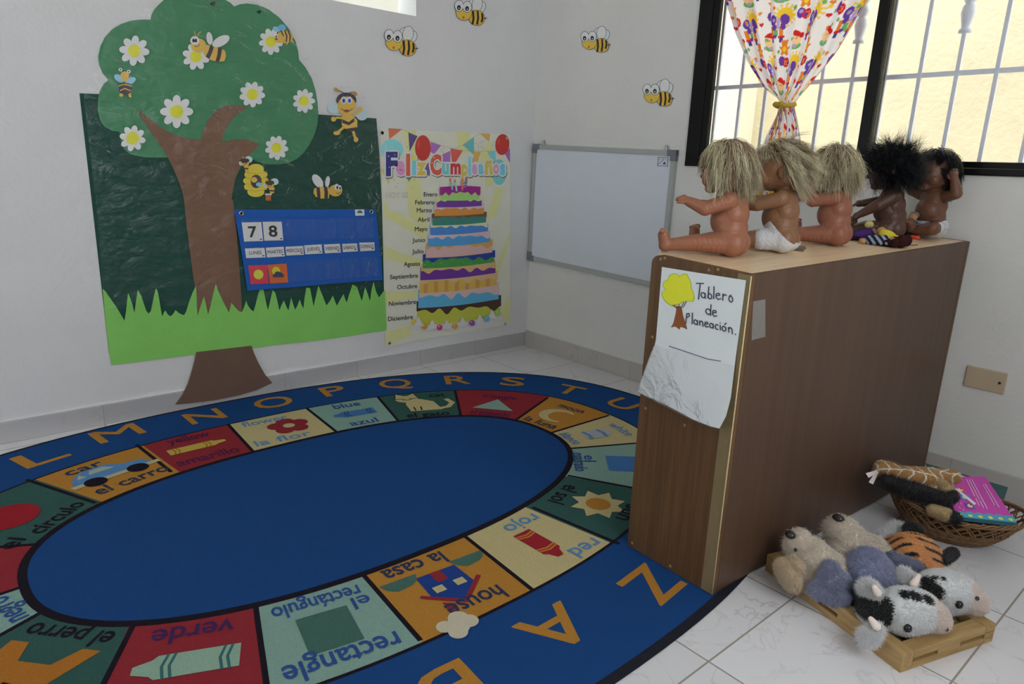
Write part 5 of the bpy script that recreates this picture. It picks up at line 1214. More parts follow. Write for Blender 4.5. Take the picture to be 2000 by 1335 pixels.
def doll(name, label, pos, facing, skin, arms, legs, head, style, haircol, hmat, seed, diaper=None, eyes=True, lean=0.0, hx=.012):
    root = empty(name, pos, math.radians(facing)); tag(root, label, 'doll', 'baby dolls sitting on the cabinet')
    L = math.radians(lean)
    it = [('b', (0, 0, .043), (.041, .045, .043)), ('b', (-.012, .019, .033), (.031, .026, .033)), ('b', (-.012, -.019, .033), (.031, .026, .033)), ('b', (.002, 0, .066), (.040, .0425, .042)),
          ('b', (.013 + .05 * L, 0, .086), (.041, .042, .044)), ('b', (-.004 + .07 * L, 0, .100), (.033, .040, .040)), ('b', (.004 + .09 * L, 0, .124), (.035, .042, .036)),
          ('c', (.0 + .10 * L, -.034, .136), (.0 + .10 * L, .034, .136), .0205, .0215), ('c', (.002 + .1 * L, 0, .14), (.006 + .12 * L + hx * .8, 0, .18), .0215, .019)]
    for s, A in ((1, arms[0]), (-1, arms[1])):
        sh_, el, wr, up = (np.array(x, float) for x in A); rise = np.array([0, 0, .005]); sh_, el, wr = sh_ + rise, el + rise, wr + rise
        it += [('c', sh_, el, .0205, .0175), ('c', el, wr, .0178, .0125)]
        finger_set(it, wr, wr - el if np.linalg.norm(wr - el) > 0 else (1, 0, 0), up, s)
    for s, G in ((1, legs[0]), (-1, legs[1])):
        hp, kn, an, toe = (np.array(x, float) for x in G)
        it += [('c', hp, kn, .0270, .0212), ('c', kn, an, .0212, .0150)]
        foot_set(it, an, toe, an - kn, s)
    hc = np.array([.014 + .14 * L + hx, 0, .208]); hy = math.radians(head[0]); hp_ = math.radians(head[1]); hr = math.radians(head[2] if len(head) > 2 else 0)
    HM = Matrix.Rotation(hy, 3, 'Z') @ Matrix.Rotation(hp_, 3, 'Y') @ Matrix.Rotation(hr, 3, 'X')
    def H(p): return Vector(hc) + HM @ Vector(p)
    rz = (math.degrees(0), 0, 0)
    def HB(p, r): it.append(('b', H(p), r, (math.degrees(hr), math.degrees(hp_), math.degrees(hy))))
    HB((0, 0, 0), (.058, .053, .057)); HB((.018, 0, -.012), (.045, .046, .044))
    for s in (-1, 1): HB((.036, s * .022, -.022), (.021, .021, .019)); HB((-.002, s * .054, -.012), (.010, .006, .014)); HB((.049, s * .019, .010), (.010, .013, .005))
    HB((.044, 0, -.042), (.016, .017, .012)); HB((.063, 0, -.010), (.0075, .008, .007)); HB((.055, 0, .0), (.006, .005, .012))
    HB((.0545, 0, -.0275), (.0075, .012, .0035)); HB((.053, 0, -.0335), (.0075, .010, .0035))
    sk = np.array(skin)
    lip = [np.array(H((.060, 0, -.0275))), np.array(H((.058, 0, -.0335)))]
    def cf(co, nv):
        c = np.repeat(sk[None], len(co), 0)
        dl = np.minimum(*[np.linalg.norm((co - l) * np.array([1, .6, 1.6]), axis=1) for l in lip]); m = np.clip((.009 - dl) / .004, 0, 1)[:, None]
        return c * (1 - m) + (sk * np.array([.95, .55, .5])) * m
    body = blob('body', it, .0019, 3, M_SKIN, root, cf)
    if eyes:
        for s in (-1, 1):
            m = MB(); m.ball(tuple(H((.0475, s * .0195, .0))), (.0085, .0095, .0075), 3, HM); m.build('eye', M_EYE, root, local=True)
    if diaper is not None:
        di = [('b', (0, 0, .043), (.0455, .0495, .0465)), ('b', (-.012, .019, .034), (.035, .030, .036)), ('b', (-.012, -.019, .034), (.035, .030, .036)), ('b', (.002, 0, .066), (.0435, .0465, .040))]
        for s, G in ((1, legs[0]), (-1, legs[1])):
            hp, kn, an, toe = (np.array(x, float) for x in G); di.append(('c', hp, hp + (kn - hp) * .42, .0305, .0290))
        o = blob('diaper', di, .0026, 3, M_DIAPER, root, None, cut=diaper)
        sm = o.modifiers.new('thick', 'SOLIDIFY'); sm.thickness = .003; sm.offset = -1
    st = dict(style)
    hpar = empty('head_pivot', hc) ; bpy.data.objects.remove(hpar)
    ho = hair(root, hmat, haircol[0], haircol[1], (0, 0, .004), (.060, .0555, .059), st, seed)
    T = Matrix.Translation(hc) @ HM.to_4x4()
    ho.data.transform(T)
    for ch in ho.children: ch.data.transform(T)
    return root

PEACH, TAN, PINK, BROWN, DBRN = D_(138, 90, 68), D_(122, 87, 62), D_(134, 86, 68), D_(78, 54, 45), D_(106, 73, 57)
BL = (alb((98, 74, 56), .6), alb((214, 187, 155), .6)); BK = (alb((8, 9, 11), .6), alb((22, 24, 29), .6))
def legs_(sp=26, bend=0.0, r=.13, rr=None):
    out = []
    for s in (1, -1):
        a = math.radians(sp if s > 0 else (rr or sp)) * s
        k = np.array([.010 + .068 * math.cos(a), s * .025 + .068 * math.sin(a), .027 + bend]); n = np.array([.012 + r * math.cos(a), s * .026 + r * math.sin(a), .0205])
        out.append(((.008, s * .024, .032), k, n, (.12, .25 * s, 1)))
    return out
def off_top(px, dx=0, dy=0):
    p = ctop(px); return np.array([p[0] + dx, p[1] + dy, ctop_z(p[0] + dx, p[1] + dy)])
def ctop_z(x, y):
    n = np.cross(np.array(cp(0, 0)) - np.array(cp(1, 0)), np.array(cp(1, 1)) - np.array(cp(1, 0))); P0 = np.array(cp(1, 0))
    return P0[2] - (n[0] * (x - P0[0]) + n[1] * (y - P0[1])) / n[2]
up = (0, 0, 1)
doll('baby_doll', 'blond bare baby doll nearest the cabinet front edge, facing the left wall', off_top((1422, 503), -.015, .026), 192, PEACH,
     [((.002, .038, .127), (.046, .066, .108), (.088, .066, .122), (0, .3, 1)), ((.002, -.038, .127), (.046, -.060, .110), (.086, -.055, .112), up)], legs_(28, .002, .128), (0, 10, 0),
     dict(len=.072, puff=.14, mess=.15, grav=.5, lift=.4, flip=.32, bang=.8, hairline=.55, fx=.42, low=-.62, clump=.0048, fray=.005), BL, M_BLOND, 3)
doll('baby_doll', 'blond baby doll wearing a white diaper, second from the cabinet front', off_top((1518, 495), -.010, .026) + np.array([0, 0, .003]), 190, TAN,
     [((.002, .038, .127), (.050, .058, .112), (.092, .055, .108), up), ((.002, -.038, .127), (.05, -.055, .118), (.09, -.048, .12), up)], legs_(22, .0, .122), (22, 8, 0),
     dict(len=.074, puff=.34, mess=.2, grav=.22, lift=.7, flip=.15, hairline=.50, fx=-.05, fy=1.2, low=-.5, crown=(.42, 0, .9), sweep=(-.20, -.05, .02), bang=.5, bx=-.15, clump=.0048, fray=.006), BL, M_BLOND, 5,
     diaper=[((.0, 0, .056), (.62, 0, 1))[:0] or ((-.012, 0, .050), (-.85, 0, 1))])
doll('baby_doll', 'blond bare baby doll in the middle of the row, hands raised to its face', off_top((1626, 481), -.012, .026), 186, PINK,
     [((.002, .038, .127), (.052, .058, .116), (.078, .032, .158), (1, .2, .3)), ((.002, -.038, .127), (.052, -.052, .116), (.078, -.03, .155), (1, -.2, .3))], legs_(20, .0, .125), (0, 4, 0),
     dict(len=.064, puff=.16, mess=.2, grav=.46, lift=.5, flip=.1, bang=.8, hairline=.55, fx=.42, low=-.6, crown=(-.2, .1, 1), sweep=(-.05, -.08, .05), clump=.0055, fray=.008), BL, M_BLOND, 8)
doll('baby_doll', 'dark-skinned bare baby doll with bushy black hair, behind the small rag dolls', off_top((1738, 468), -.012, .024), 197, BROWN,
     [((.002, .038, .127), (.040, .062, .098), (.082, .062, .070), up), ((.002, -.038, .127), (.048, -.052, .105), (.090, -.042, .098), up)], legs_(16, .0, .10), (8, 12, 0),
     dict(len=.060, puff=.62, mess=.42, grav=.14, lift=1.4, hairline=.40, fx=.36, n=460, low=-.6, crown=(-.3, 0, 1), sweep=(-.08, -.06, .08), clump=.005, pinch=.25, fray=.012, w=.0008), BK, M_BLACKH, 11, lean=5, hx=.0)
doll('baby_doll', 'dark-skinned baby doll in white diaper leaning on the wall, hand on its head', (1.985, -.078, ctop_z(1.985, -.078)), 248, DBRN,
     [((.004, .038, .127), (.014, .082, .138), (.022, .074, .178), (.6, .5, .2)), ((.004, -.038, .127), (.012, -.078, .140), (.024, -.070, .182), (.6, -.5, .2))],
     [((.008, .027, .036), (.060, .062, .034), (.072, .006, .024), (.55, .1, 1)), ((.008, -.027, .036), (.060, -.060, .034), (.070, -.012, .022), (.5, -.1, 1))], (4, 8, 4),
     dict(len=.078, puff=.10, mess=.09, grav=.36, lift=.5, bang=.32, hairline=.50, fx=.30, fy=.85, low=-.5, crown=(-.05, 0, 1), clump=.0055, fray=.003, w=.0009), BK, M_BLACKH, 13,
     diaper=[((.0, 0, .058), (.1, 0, 1))], hx=.006)

# ------------------------------------------------------------------ little pallet of plush animals
KP = .52
def P_(r, g, b): return alb((r, g, b), KP)
PA = math.radians(-18.3); PC = (2.288, -.928); PL, PW, PH = .398, .290, .046
pal = empty('pallet_tray', (PC[0], PC[1], 0), PA); tag(pal, 'small slotted wooden pallet tray on the tiles holding plush animals', 'wooden tray')
M_PAL = material('light_pallet_wood', color=P_(140, 116, 78), rough=0.55, spec=0.25, noise=1, nscale=1.0, color2=P_(118, 94, 58), stretch=(7, 60, 60), bump=0.05, bscale=2)
M_PALS = material('light_pallet_wood_short', color=P_(138, 114, 76), rough=0.55, spec=0.25, noise=1, nscale=1.0, color2=P_(116, 92, 56), stretch=(60, 7, 60), bump=0.05, bscale=2)
def pbox(name, x, y, z, sx, sy, sz, mat): m = MB(); m.box(x, y, z, sx, sy, sz, bevel=.0012); return m.build(name, mat, pal, local=True)
for s in (-1, 1):
    y = s * (PW / 2 - .016)
    pbox('top_rail', 0, y, PH - .010, PL, .032, .020, M_PAL); pbox('bottom_rail', 0, y, .008, PL, .032, .016, M_PAL)
    x = s * (PL / 2 - .016)
    pbox('top_rail', x, 0, PH - .010, .0315, PW - .066, .0195, M_PALS); pbox('bottom_rail', x, 0, .008, .0315, PW - .066, .0155, M_PALS)
    for x, w in ((-PL / 2 + .035, .070), (-.055, .058), (.060, .058), (PL / 2 - .030, .060)): pbox('spacer_block', x, y, .021, w, .031, .020, M_PAL)
    pbox('spacer_block', s * (PL / 2 - .016), 0, .021, .031, .07, .020, M_PALS)
for k in range(5): pbox('deck_slat', 0, -.088 + .044 * k, .0155, PL - .07, .040, .006, M_PAL)

# ------------------------------------------------------------------ plush animals
def at(px, py, z): return np.array(on_floor((px, py), z))
M_FUR = material('plush_pile', attr=True, rough=0.9, spec=0.08, sheen=0.35)
M_NOSE = material('black_plastic_bead', color=(.012, .012, .015), rough=0.15, spec=0.6)
M_NOSEB = material('brown_plastic_nose', color=(.03, .022, .02), rough=0.25, spec=0.5)
from mathutils.bvhtree import BVHTree
def hit(objs, px):
    """the point of a body that the measured line of sight meets"""
    best = None; d = Vector(ray(px)).normalized(); c = Vector(CAM)
    bpy.context.view_layer.update()
    for o in objs:
        vs = [o.matrix_world @ v.co for v in o.data.vertices]; t = BVHTree.FromPolygons(vs, [tuple(p.vertices) for p in o.data.polygons]); h = t.ray_cast(c, d)
        if h[0] is not None and (best is None or h[3] < best[1]): best = (h[0], h[3])
    return np.array(best[0] if best else on_floor(px, .1))
def plush(name, label, origin, group='plush animals on the pallet tray'):
    o = empty(name, tuple(origin)); tag(o, label, 'plush toy', group); return o
def hash_noise(P, s, seed=0):
    v = np.sin(P @ np.array([12.9898, 78.233, 37.719]) * s + seed) + np.sin(P @ np.array([-39.3, 11.1, 27.7]) * s * 1.7 + seed * 2) ; return v * .5
def pelt(root, name, items, cfn, n, ln, w=.0007, seed=1, voxel=.004, smooth=6, messy=.45, curl=.0, comb=(0, 0, -.25)):
    """one covered part: a smooth body and the pile on it; items in room coordinates"""
    o0 = np.array(root.location)
    it = [(i[0], np.array(i[1]) - o0, *((np.array(i[2]) - o0,) if i[0] == 'c' else (i[2],)), *i[3:]) for i in items]
    f = lambda P, N: cfn(P + o0, N)
    b = blob(name, it, voxel, smooth, M_FUR, root, lambda co, nv: f(co, nv))
    h = fur(b, n, ln, w, root, M_FUR, seed, f, comb, messy, curl); h.parent = b
    return b
def flat(c): c = np.array(c); return lambda P, N: np.repeat(c[None], len(P), 0)
def bead(root, p, r, mat=M_NOSE, name='eye'):
    m = MB(); m.ball(tuple(p), r, 3); return m.build(name, mat, root)
CREAM = (.86, .76, .63); CREAMD = (.78, .62, .42)
# dog near the tray corner
o = at(1570, 1090, .075); d1 = plush('plush_dog', 'cream plush dog with hanging round ear at the tray corner beside the cabinet', (2.165, -1.0, .03))
hd = np.array([2.160, -1.000, .088])
b1_ = pelt(d1, 'body', [('b', hd, (.056, .047, .045), (0, 0, -25)), ('b', hd + [-.022, -.012, .026], (.036, .034, .032)), ('b', hd + [-.026, -.012, .044], (.024, .024, .020)), ('b', (2.205, -.985, .066), (.062, .050, .042), (0, 0, -20)), ('b', (2.185, -1.035, .052), (.045, .030, .028))], flat(CREAM), 26000, .0075, .0007, 2, curl=.5)
e = at(1537, 1112, .066) + np.array([.008, -.014, .0])
pelt(d1, 'ear', [('b', e + [.004, -.004, .0], (.040, .017, .038), (25, 0, -28)), ('b', e + [.012, .006, .028], (.026, .014, .014), (25, 0, -28))], flat(CREAMD), 9000, .0085, .0006, 3, voxel=.003)
bead(d1, hit([b1_], (1547, 1048)) + [-.003, -.004, .006], (.013, .011, .010), M_NOSEB, 'nose'); bead(d1, hit([b1_], (1553, 1073)) + [.003, -.004, .003], .0045)
# dog behind
d2 = plush('plush_dog', 'cream plush dog lying behind the elephant with its nose up', (2.19, -.85, .03))
c2 = np.array([2.186, -.853, .082])
b2_ = pelt(d2, 'body', [('b', c2, (.055, .052, .052)), ('b', c2 + [-.018, -.004, .034], (.040, .038, .034)), ('b', c2 + [.040, .030, -.012], (.055, .045, .040), (0, 0, 35)), ('b', c2 + [.085, .060, -.024], (.040, .034, .028), (0, 0, 35)), ('b', c2 + [.02, -.05, -.01], (.05, .03, .03))], flat((.84, .74, .62)), 26000, .0072, .0007, 5, curl=.6)
bead(d2, hit([b2_], (1637, 1014)) + [0, 0, .004], (.015, .012, .010), M_NOSEB, 'nose')
# elephant
GREY, GREYD = P_(116, 120, 144), P_(86, 88, 104)
el = plush('plush_elephant', 'grey plush elephant with big floppy ears between dogs and cows', (2.28, -.96, .03))
ec = np.array([2.282, -.948, .082])
pelt(el, 'body', [('b', ec, (.060, .056, .048), (0, 0, 65)), ('b', ec + [-.012, .02, .010], (.045, .045, .042)), ('b', ec + [.010, -.040, -.022], (.042, .034, .030)), ('c', ec + [.02, -.045, -.02], ec + [.045, -.075, -.045], .022, .015), ('b', ec + [-.02, .03, -.03], (.06, .06, .028))], flat(GREY), 24000, .008, .0006, 7, comb=(.1, -.1, -.3))
e1, e2, e3 = at(1622, 1112, .098), at(1600, 1152, .066), at(1640, 1172, .052)
pelt(el, 'ear', [('b', (e1 + e3) / 2 + [.0, .0, .0], (.018, .036, .036), (0, 20, -20)), ('b', e2, (.022, .020, .014)), ('b', e3 + [-.004, .004, .006], (.020, .018, .022)), ('c', e1, e2, .018, .014), ('c', e1, e3, .02, .014), ('c', e2, e3, .016, .014)], flat(P_(116, 119, 140)), 14000, .0085, .0006, 8, voxel=.0032)
e1, e2 = at(1745, 1095, .095), at(1792, 1108, .084)
pelt(el, 'ear', [('c', e1, e2, .020, .013), ('b', (e1 + e2) / 2 + [0, 0, -.008], (.030, .016, .016), (0, 0, 60))], flat(P_(104, 107, 126)), 8000, .008, .0006, 9, voxel=.003)
# tiger
TOR, TBK, TWH = P_(180, 130, 82), P_(14, 12, 14), P_(214, 214, 220)
tg = plush('plush_tiger', 'orange black-striped plush tiger at the tray edge beside the basket', (2.305, -.745, .046))
tc = np.array([2.308, -.748, .078])
TX = np.array([.80, .60, 0]); TX = TX / np.linalg.norm(TX)
def tigc(P, N):
    q = P - tc; a = q @ TX; b = q @ np.array([-TX[1], TX[0], 0])
    c = np.repeat(np.array(TOR)[None], len(P), 0); w = np.sin((b * 1.0 + q[:, 2] * .35) * 260 + 1.3 * np.sin(a * 60) + hash_noise(P, 30) * .5); st = (w > .50) & (np.sin(a * 75 + b * 40) > -.6) & (q[:, 2] > -.02); c[st] = TBK
    wh = (a > .045) & (q[:, 2] < .0); c[wh] = TWH; return c
pelt(tg, 'body', [('b', tc, (.062, .056, .047), (0, 0, 35)), ('b', tc + [.025, -.02, -.012], (.05, .045, .038)), ('b', tc + [-.03, .0, -.012], (.045, .045, .036))], tigc, 26000, .0055, .00065, 12, comb=(.15, .1, -.2), messy=.3)
p = at(1783, 1034, .112); pelt(tg, 'ear', [('b', p, (.024, .014, .019), (0, 0, 30)), ('b', p - [0, 0, .012], (.02, .014, .014))], flat(TBK), 4000, .005, .0006, 13, voxel=.003)
p, q = at(1838, 1095, .080), at(1862, 1078, .078); pelt(tg, 'ear', [('c', p, q, .0155, .0135)], flat(TBK), 4000, .005, .0006, 14, voxel=.003)
p, q = at(1722, 1050, .078), at(1752, 1030, .090); pelt(tg, 'cheek', [('c', p, q, .012, .013)], flat(TWH), 3500, .014, .0006, 15, voxel=.003)
p, q = at(1835, 1118, .066), at(1858, 1100, .056); pelt(tg, 'cheek', [('c', p, q, .014, .010)], flat(P_(170, 168, 160)), 3000, .006, .0006, 16, voxel=.003)
# two cows
CWH, CBK, CPK = P_(214, 212, 206), P_(12, 12, 14), P_(196, 168, 160)
def cow(label, c, ang, spots_px, seed, eye, nostril, ears, horns, black_back):
    r = plush('plush_cow', label, (c[0], c[1], .040)); a = math.radians(ang); X = np.array([math.cos(a), math.sin(a), 0]); Y = np.array([-X[1], X[0], 0]); Zv = np.array([0, 0, 1.])
    def w(x, y, z): return np.array(c) + X * x + Y * y + Zv * z
    R3 = (0, 0, ang)
    shape = [('b', w(0, 0, 0), (.062, .052, .046), R3), ('b', w(.020, 0, .004), (.05, .046, .040), R3), ('b', w(.052, 0, -.010), (.036, .042, .033), R3), ('b', w(.066, 0, -.014), (.026, .036, .026), R3), ('b', w(-.055, .01, -.014), (.045, .044, .032), R3), ('b', w(-.01, 0, -.016), (.055, .050, .030), R3)]
    pre = blob('tmp_shape', shape, .006, 4); spots = []
    for px, py, rr in spots_px:
        q = hit([pre], (px, py)) - np.array(c); spots.append((q @ X, q @ Y, q[2], rr))
    bpy.data.objects.remove(pre)
    def cf(P, N):
        q = P - np.array(c); x, y, z = q @ X, q @ Y, q[:, 2]; n = hash_noise(P, 14, seed) * .004
        col = np.repeat(np.array(CWH)[None], len(P), 0)
        col[(x + n > .040) & (z < .034 - .5 * (x - .04) * 0)] = CPK
        for (sx, sy, sz, rr) in spots: col[np.sqrt((x - sx) ** 2 + (y - sy) ** 2 + (z - sz) ** 2) + n < rr] = CBK
        if black_back: col[(x < -.062) & (z > -.02)] = CBK
        return col
    cb = pelt(r, 'body', shape or [('b', w(0, 0, 0), (.062, .052, .046), R3), ('b', w(.020, 0, .004), (.05, .046, .040), R3), ('b', w(.052, 0, -.010), (.036, .042, .033), R3), ('b', w(.066, 0, -.014), (.026, .036, .026), R3), ('b', w(-.055, .01, -.014), (.045, .044, .032), R3), ('b', w(-.01, 0, -.016), (.055, .050, .030), R3)], cf, 28000, .0052, .00065, seed, voxel=.0036, messy=.4)
    for k, (e0, e1) in enumerate(ears): pelt(r, 'ear', [('c', e0, e1, .012, .017), ('b', e1, (.019, .017, .013), R3)], flat(CWH), 5000, .010, .0006, seed + 3 + k, voxel=.003, messy=.6)
    for h0, h1 in horns:
        o0 = np.array(r.location); blob('horn', [('c', np.array(h0) - o0, np.array(h1) - o0, .0095, .006)], .0018, 4, material('pink_felt', color=CPK, rough=.9, spec=.1, noise=.06, nscale=200), r)
    vd = (CAM - w(0, 0, 0)) / np.linalg.norm(CAM - w(0, 0, 0)); bead(r, hit([cb], eye) + vd * .004, (.0085, .0085, .009)); bead(r, hit([cb], nostril) + vd * .004, .005, M_NOSE, 'nostril')
    return r
c1 = np.array([2.392, -1.022, .082])
cow('plush cow lying at the front corner of the tray, big black cheek patch', c1, 48, [(1712, 1186, .034), (1722, 1204, .022), (1768, 1160, .013), (1788, 1163, .015), (1812, 1170, .013)], 21, (1773, 1226), (1848, 1228),
    [(at(1712, 1158, .108), at(1695, 1146, .108)), (at(1712, 1228, .066), at(1696, 1242, .055))], [(at(1714, 1157, .118), at(1708, 1146, .132)), (at(1712, 1222, .085), at(1701, 1208, .094))], True)
c2_ = np.array([2.418, -.872, .080])
cow('plush cow at the tray side away from the cabinet, behind the front cow', c2_, 38, [(1808, 1142, .022), (1824, 1154, .020), (1800, 1152, .016), (1826, 1128, .007), (1842, 1129, .006)], 31, (1873, 1180), (1908, 1168),
    [(at(1778, 1135, .100), at(1766, 1124, .102))], [(at(1784, 1140, .108), at(1794, 1124, .124))], False)

# ------------------------------------------------------------------ wicker basket
bk = empty('wicker_basket', (2.278, -.395, 0)); tag(bk, 'boat-shaped brown wicker basket on the floor between cabinet and wall', 'basket')
M_WICK = material('brown_wicker', color=P_(96, 72, 50), rough=0.6, spec=0.25, noise=0.18, nscale=60, island=0.25)
BA = math.radians(10)
def bpt(th, t, out=0.0):
    """th around, t 0 = base .. 1 = rim"""
    a = .095 + (.186 - .095) * t ** .8; b = .070 + (.128 - .070) * t ** .75; c, s = math.cos(th), math.sin(th)
    x, y = (a + out) * c, (b + out) * s
    zr = .092 + (.066 * max(0, -c) ** 2 + .018 * max(0, c) ** 2)
    return np.array([2.278 + x * math.cos(BA) - y * math.sin(BA), -.395 + x * math.sin(BA) + y * math.cos(BA), .005 + (zr - .005) * t ** 1.15])
m = MB()
for k in range(34):
    for sg in (-1, 1):
        th0 = 2 * PI * k / 34; pts = [bpt(th0 + sg * .62 * t, t, .0018 * sg * math.sin(9 * t)) for t in np.linspace(0, 1, 11)]; m.tube(pts, .0021, 5)
        if k % 2 == 0: m.tube([bpt(th0 + .05 + sg * .62 * t, t, .0018 * sg * math.sin(9 * t)) for t in np.linspace(0, 1, 11)], .0018, 5)
m.build('lattice', M_WICK, bk)
m = MB()
for j, t in enumerate(np.linspace(.02, .52, 15)):
    m.tube([bpt(th, t, .0032 * math.sin(17 * th + PI * j)) for th in np.linspace(0, 2 * PI, 137)], .0024, 5, caps=False)
m.build('weave', M_WICK, bk)
m = MB()
for j in range(4):
    m.tube([bpt(th, 1.0) + np.array([0, 0, .0045 * math.sin(13 * th + j * PI / 2)]) + (bpt(th, 1.0, .0045 * math.cos(13 * th + j * PI / 2)) - bpt(th, 1.0)) for th in np.linspace(0, 2 * PI, 181)], .0026, 5, caps=False)
m.build('rim', M_WICK, bk)
m = MB(); t_ = bmesh.new(); bmesh.ops.create_circle(t_, cap_ends=True, segments=40, radius=1.0); m.absorb(t_, Matrix.Translation((2.278, -.395, .0045)) @ Matrix.Rotation(BA, 4, 'Z') @ Matrix.Diagonal((.097, .072, 1, 1)))
for j in range(5): m.tube([(bpt(th, 0) - np.array([2.278, -.395, .005])) * np.array([1 - .2 * j, 1 - .2 * j, 1]) + np.array([2.278, -.395, .005]) for th in np.linspace(0, 2 * PI, 60)], .0026, 5, caps=False)
m.build('base', M_WICK, bk)

# ------------------------------------------------------------------ books in the basket
M_COVER = material('glossy_book_cover', attr=True, rough=0.25, spec=0.4)
M_PAGES = material('book_pages', color=P_(176, 172, 160), rough=0.8, noise=0.1, nscale=400, stretch=(1, 1, 8))
def book(name, label, BLc, BRc, TRc, TLc, th, cover, spine, build=None, kp=None):
    q = [np.array(x) for x in (BLc, BRc, TRc, TLc)]; n = np.cross(q[1] - q[0], q[3] - q[0]); n /= np.linalg.norm(n)
    r = empty(name, tuple(sum(q) / 4)); tag(r, label, 'book', 'books in the wicker basket')
    def f(u, v, h): return tuple((q[0] * (1 - u) + q[1] * u) * (1 - v) + (q[3] * (1 - u) + q[2] * u) * v + n * h)
    def slab(nm, u0, u1, v0, v1, h0, h1, mat, c):
        m = MB(); m.col(c); m.hexa([f(u0, v0, h0), f(u1, v0, h0), f(u1, v1, h0), f(u0, v1, h0)], [f(u0, v0, h1), f(u1, v0, h1), f(u1, v1, h1), f(u0, v1, h1)]); bmesh.ops.recalc_face_normals(m.bm, faces=m.bm.faces); return m.build(nm, mat, r)
    slab('cover', 0, 1, 0, 1, -.0018, 0, M_COVER, cover); slab('cover', 0, 1, 0, 1, -th, -th + .0018, M_COVER, cover)
    slab('pages', .015, .985, .02, .985, -th + .0018, -.0018, M_PAGES, cover); slab('spine', 0, 1, -.006, .012, -th, 0, M_COVER, spine)
    if build: a = Art(f, step=.0002); build(a); a.build('cover_print', M_COVER, r)
    return r
MAG = P_(164, 54, 142)
def pink(a):
    W_ = P_(196, 170, 190); TL_ = P_(58, 134, 156); YE = P_(206, 176, 70)
    a.poly([(0, 0), (1, 0), (1, .09), (0, .09)], TL_, 1)
    for k in range(6): a.ell(.08 + .17 * k, .09, .085, .05, TL_, 1); a.ell(.08 + .17 * k, .05, .04, .028, YE, 2)
    for k, (u, v0, v1) in enumerate(((.50, .30, .93), (.56, .26, .92), (.62, .24, .93), (.80, .34, .80), (.86, .30, .82))):
        a.stroke([(u + .02, v1), (u, v0)], .014, W_, 2)
    for u, v, w, h, c in ((.10, .82, .14, .16, YE), (.27, .66, .17, .12, P_(190, 70, 60)), (.30, .48, .18, .14, P_(70, 110, 170)), (.32, .28, .16, .13, P_(90, 70, 140)), (.06, .56, .13, .15, P_(80, 120, 180))):
        a.poly([(u - w / 2, v - h / 2), (u + w / 2, v - h / 2), (u + w / 2, v + h / 2), (u - w / 2, v + h / 2)], c, 3); a.ell(u, v, w * .3, h * .3, P_(206, 196, 150), 4, 0, 14); a.ell(u + .02, v + .02, w * .14, h * .16, P_(170, 60, 60), 5, 0, 10)
    a.poly([(.16, .66), (.20, .70), (.46, .34), (.40, .30)], P_(206, 204, 212), 6)
    for k in range(6): u = .06 + .05 * (k % 3); v = .40 - .05 * k; a.stroke([(u, v + .04), (u + .01, v)], .01, W_, 2)
book('picture_book', 'magenta picture book with teal scalloped edge on top in the basket', at(1868, 1008, .104), at(1986, 1020, .108), at(1924, 930, .152), at(1842, 930, .150), .013, MAG, P_(40, 90, 104), pink)
def green(a):
    a.poly([(.05, .06), (.95, .06), (.95, .94), (.05, .94)], P_(110, 150, 176), 1); a.poly([(.05, .60), (.5, .60), (.5, .94), (.05, .94)], P_(176, 176, 170), 2); a.stroke([(.55, .85), (.9, .85)], .05, P_(170, 180, 176), 2)
book('picture_book', 'dark green bordered book with pale blue panel under the magenta book', at(1868, 992, .086), at(1956, 990, .092), at(1969, 951, .122), at(1808, 904, .138), .014, P_(36, 66, 64), P_(32, 60, 58), green)

# ------------------------------------------------------------------ giraffe plush lying on the basket
TANG, WHG, GBK = P_(140, 104, 62), P_(196, 186, 170), P_(16, 15, 17)
gi = plush('plush_giraffe', 'tan and white spotted plush giraffe with black mane lying across the basket', (2.19, -.44, .12), 'plush animals in the basket')
g0, g1, g2, g3 = at(1722, 912, .172), at(1768, 928, .165), at(1812, 932, .165), at(1852, 930, .168)
def gc(P, N):
    c = np.repeat(np.array(TANG)[None], len(P), 0); v = np.abs(np.sin(P @ np.array([95., 40, 20]) + 1.2 * np.sin(P @ np.array([-30., 80, 50])))) ; v2 = np.abs(np.sin(P @ np.array([-50., 90, 60]) + .8))
    c[(v < .22) | (v2 < .18)] = WHG; return c
gb_ = pelt(gi, 'body', [('c', g0, g1, .022, .024), ('c', g1, g2, .028, .030), ('c', g2, g3, .028, .022), ('b', g3 + [.01, .0, .004], (.024, .02, .02)), ('b', g0 + [-.004, -.004, -.012], (.018, .018, .022)), ('b', g2 + [0, .01, -.03], (.07, .05, .035), (0, 0, 35))], gc, 20000, .0035, .0006, 41, voxel=.0034, messy=.3)
m0, m1, m2, m3 = at(1728, 938, .160), at(1770, 952, .150), at(1815, 965, .142), at(1845, 975, .138)
pelt(gi, 'mane', [('c', m0, m1, .014, .017), ('c', m1, m2, .017, .017), ('c', m2, m3, .016, .014)], flat(GBK), 9000, .013, .0006, 42, voxel=.0034, messy=.6)
for pa, pb in (((1838, 945, .158), (1850, 958, .150)), ((1822, 995, .112), (1848, 1004, .110))):
    A0, B0 = at(*pa), at(*pb); pelt(gi, 'leg', [('c', A0, B0, .016, .018)], flat(P_(150, 130, 96)), 4000, .004, .0006, 44, voxel=.003)
    h = B0 + (B0 - A0) / np.linalg.norm(B0 - A0) * .020; pelt(gi, 'hoof', [('b', h, (.013, .013, .013))], flat(GBK), 2500, .009, .0006, 45, voxel=.003, messy=.6)
m = MB(); p0 = hit([gb_], (1714, 920))
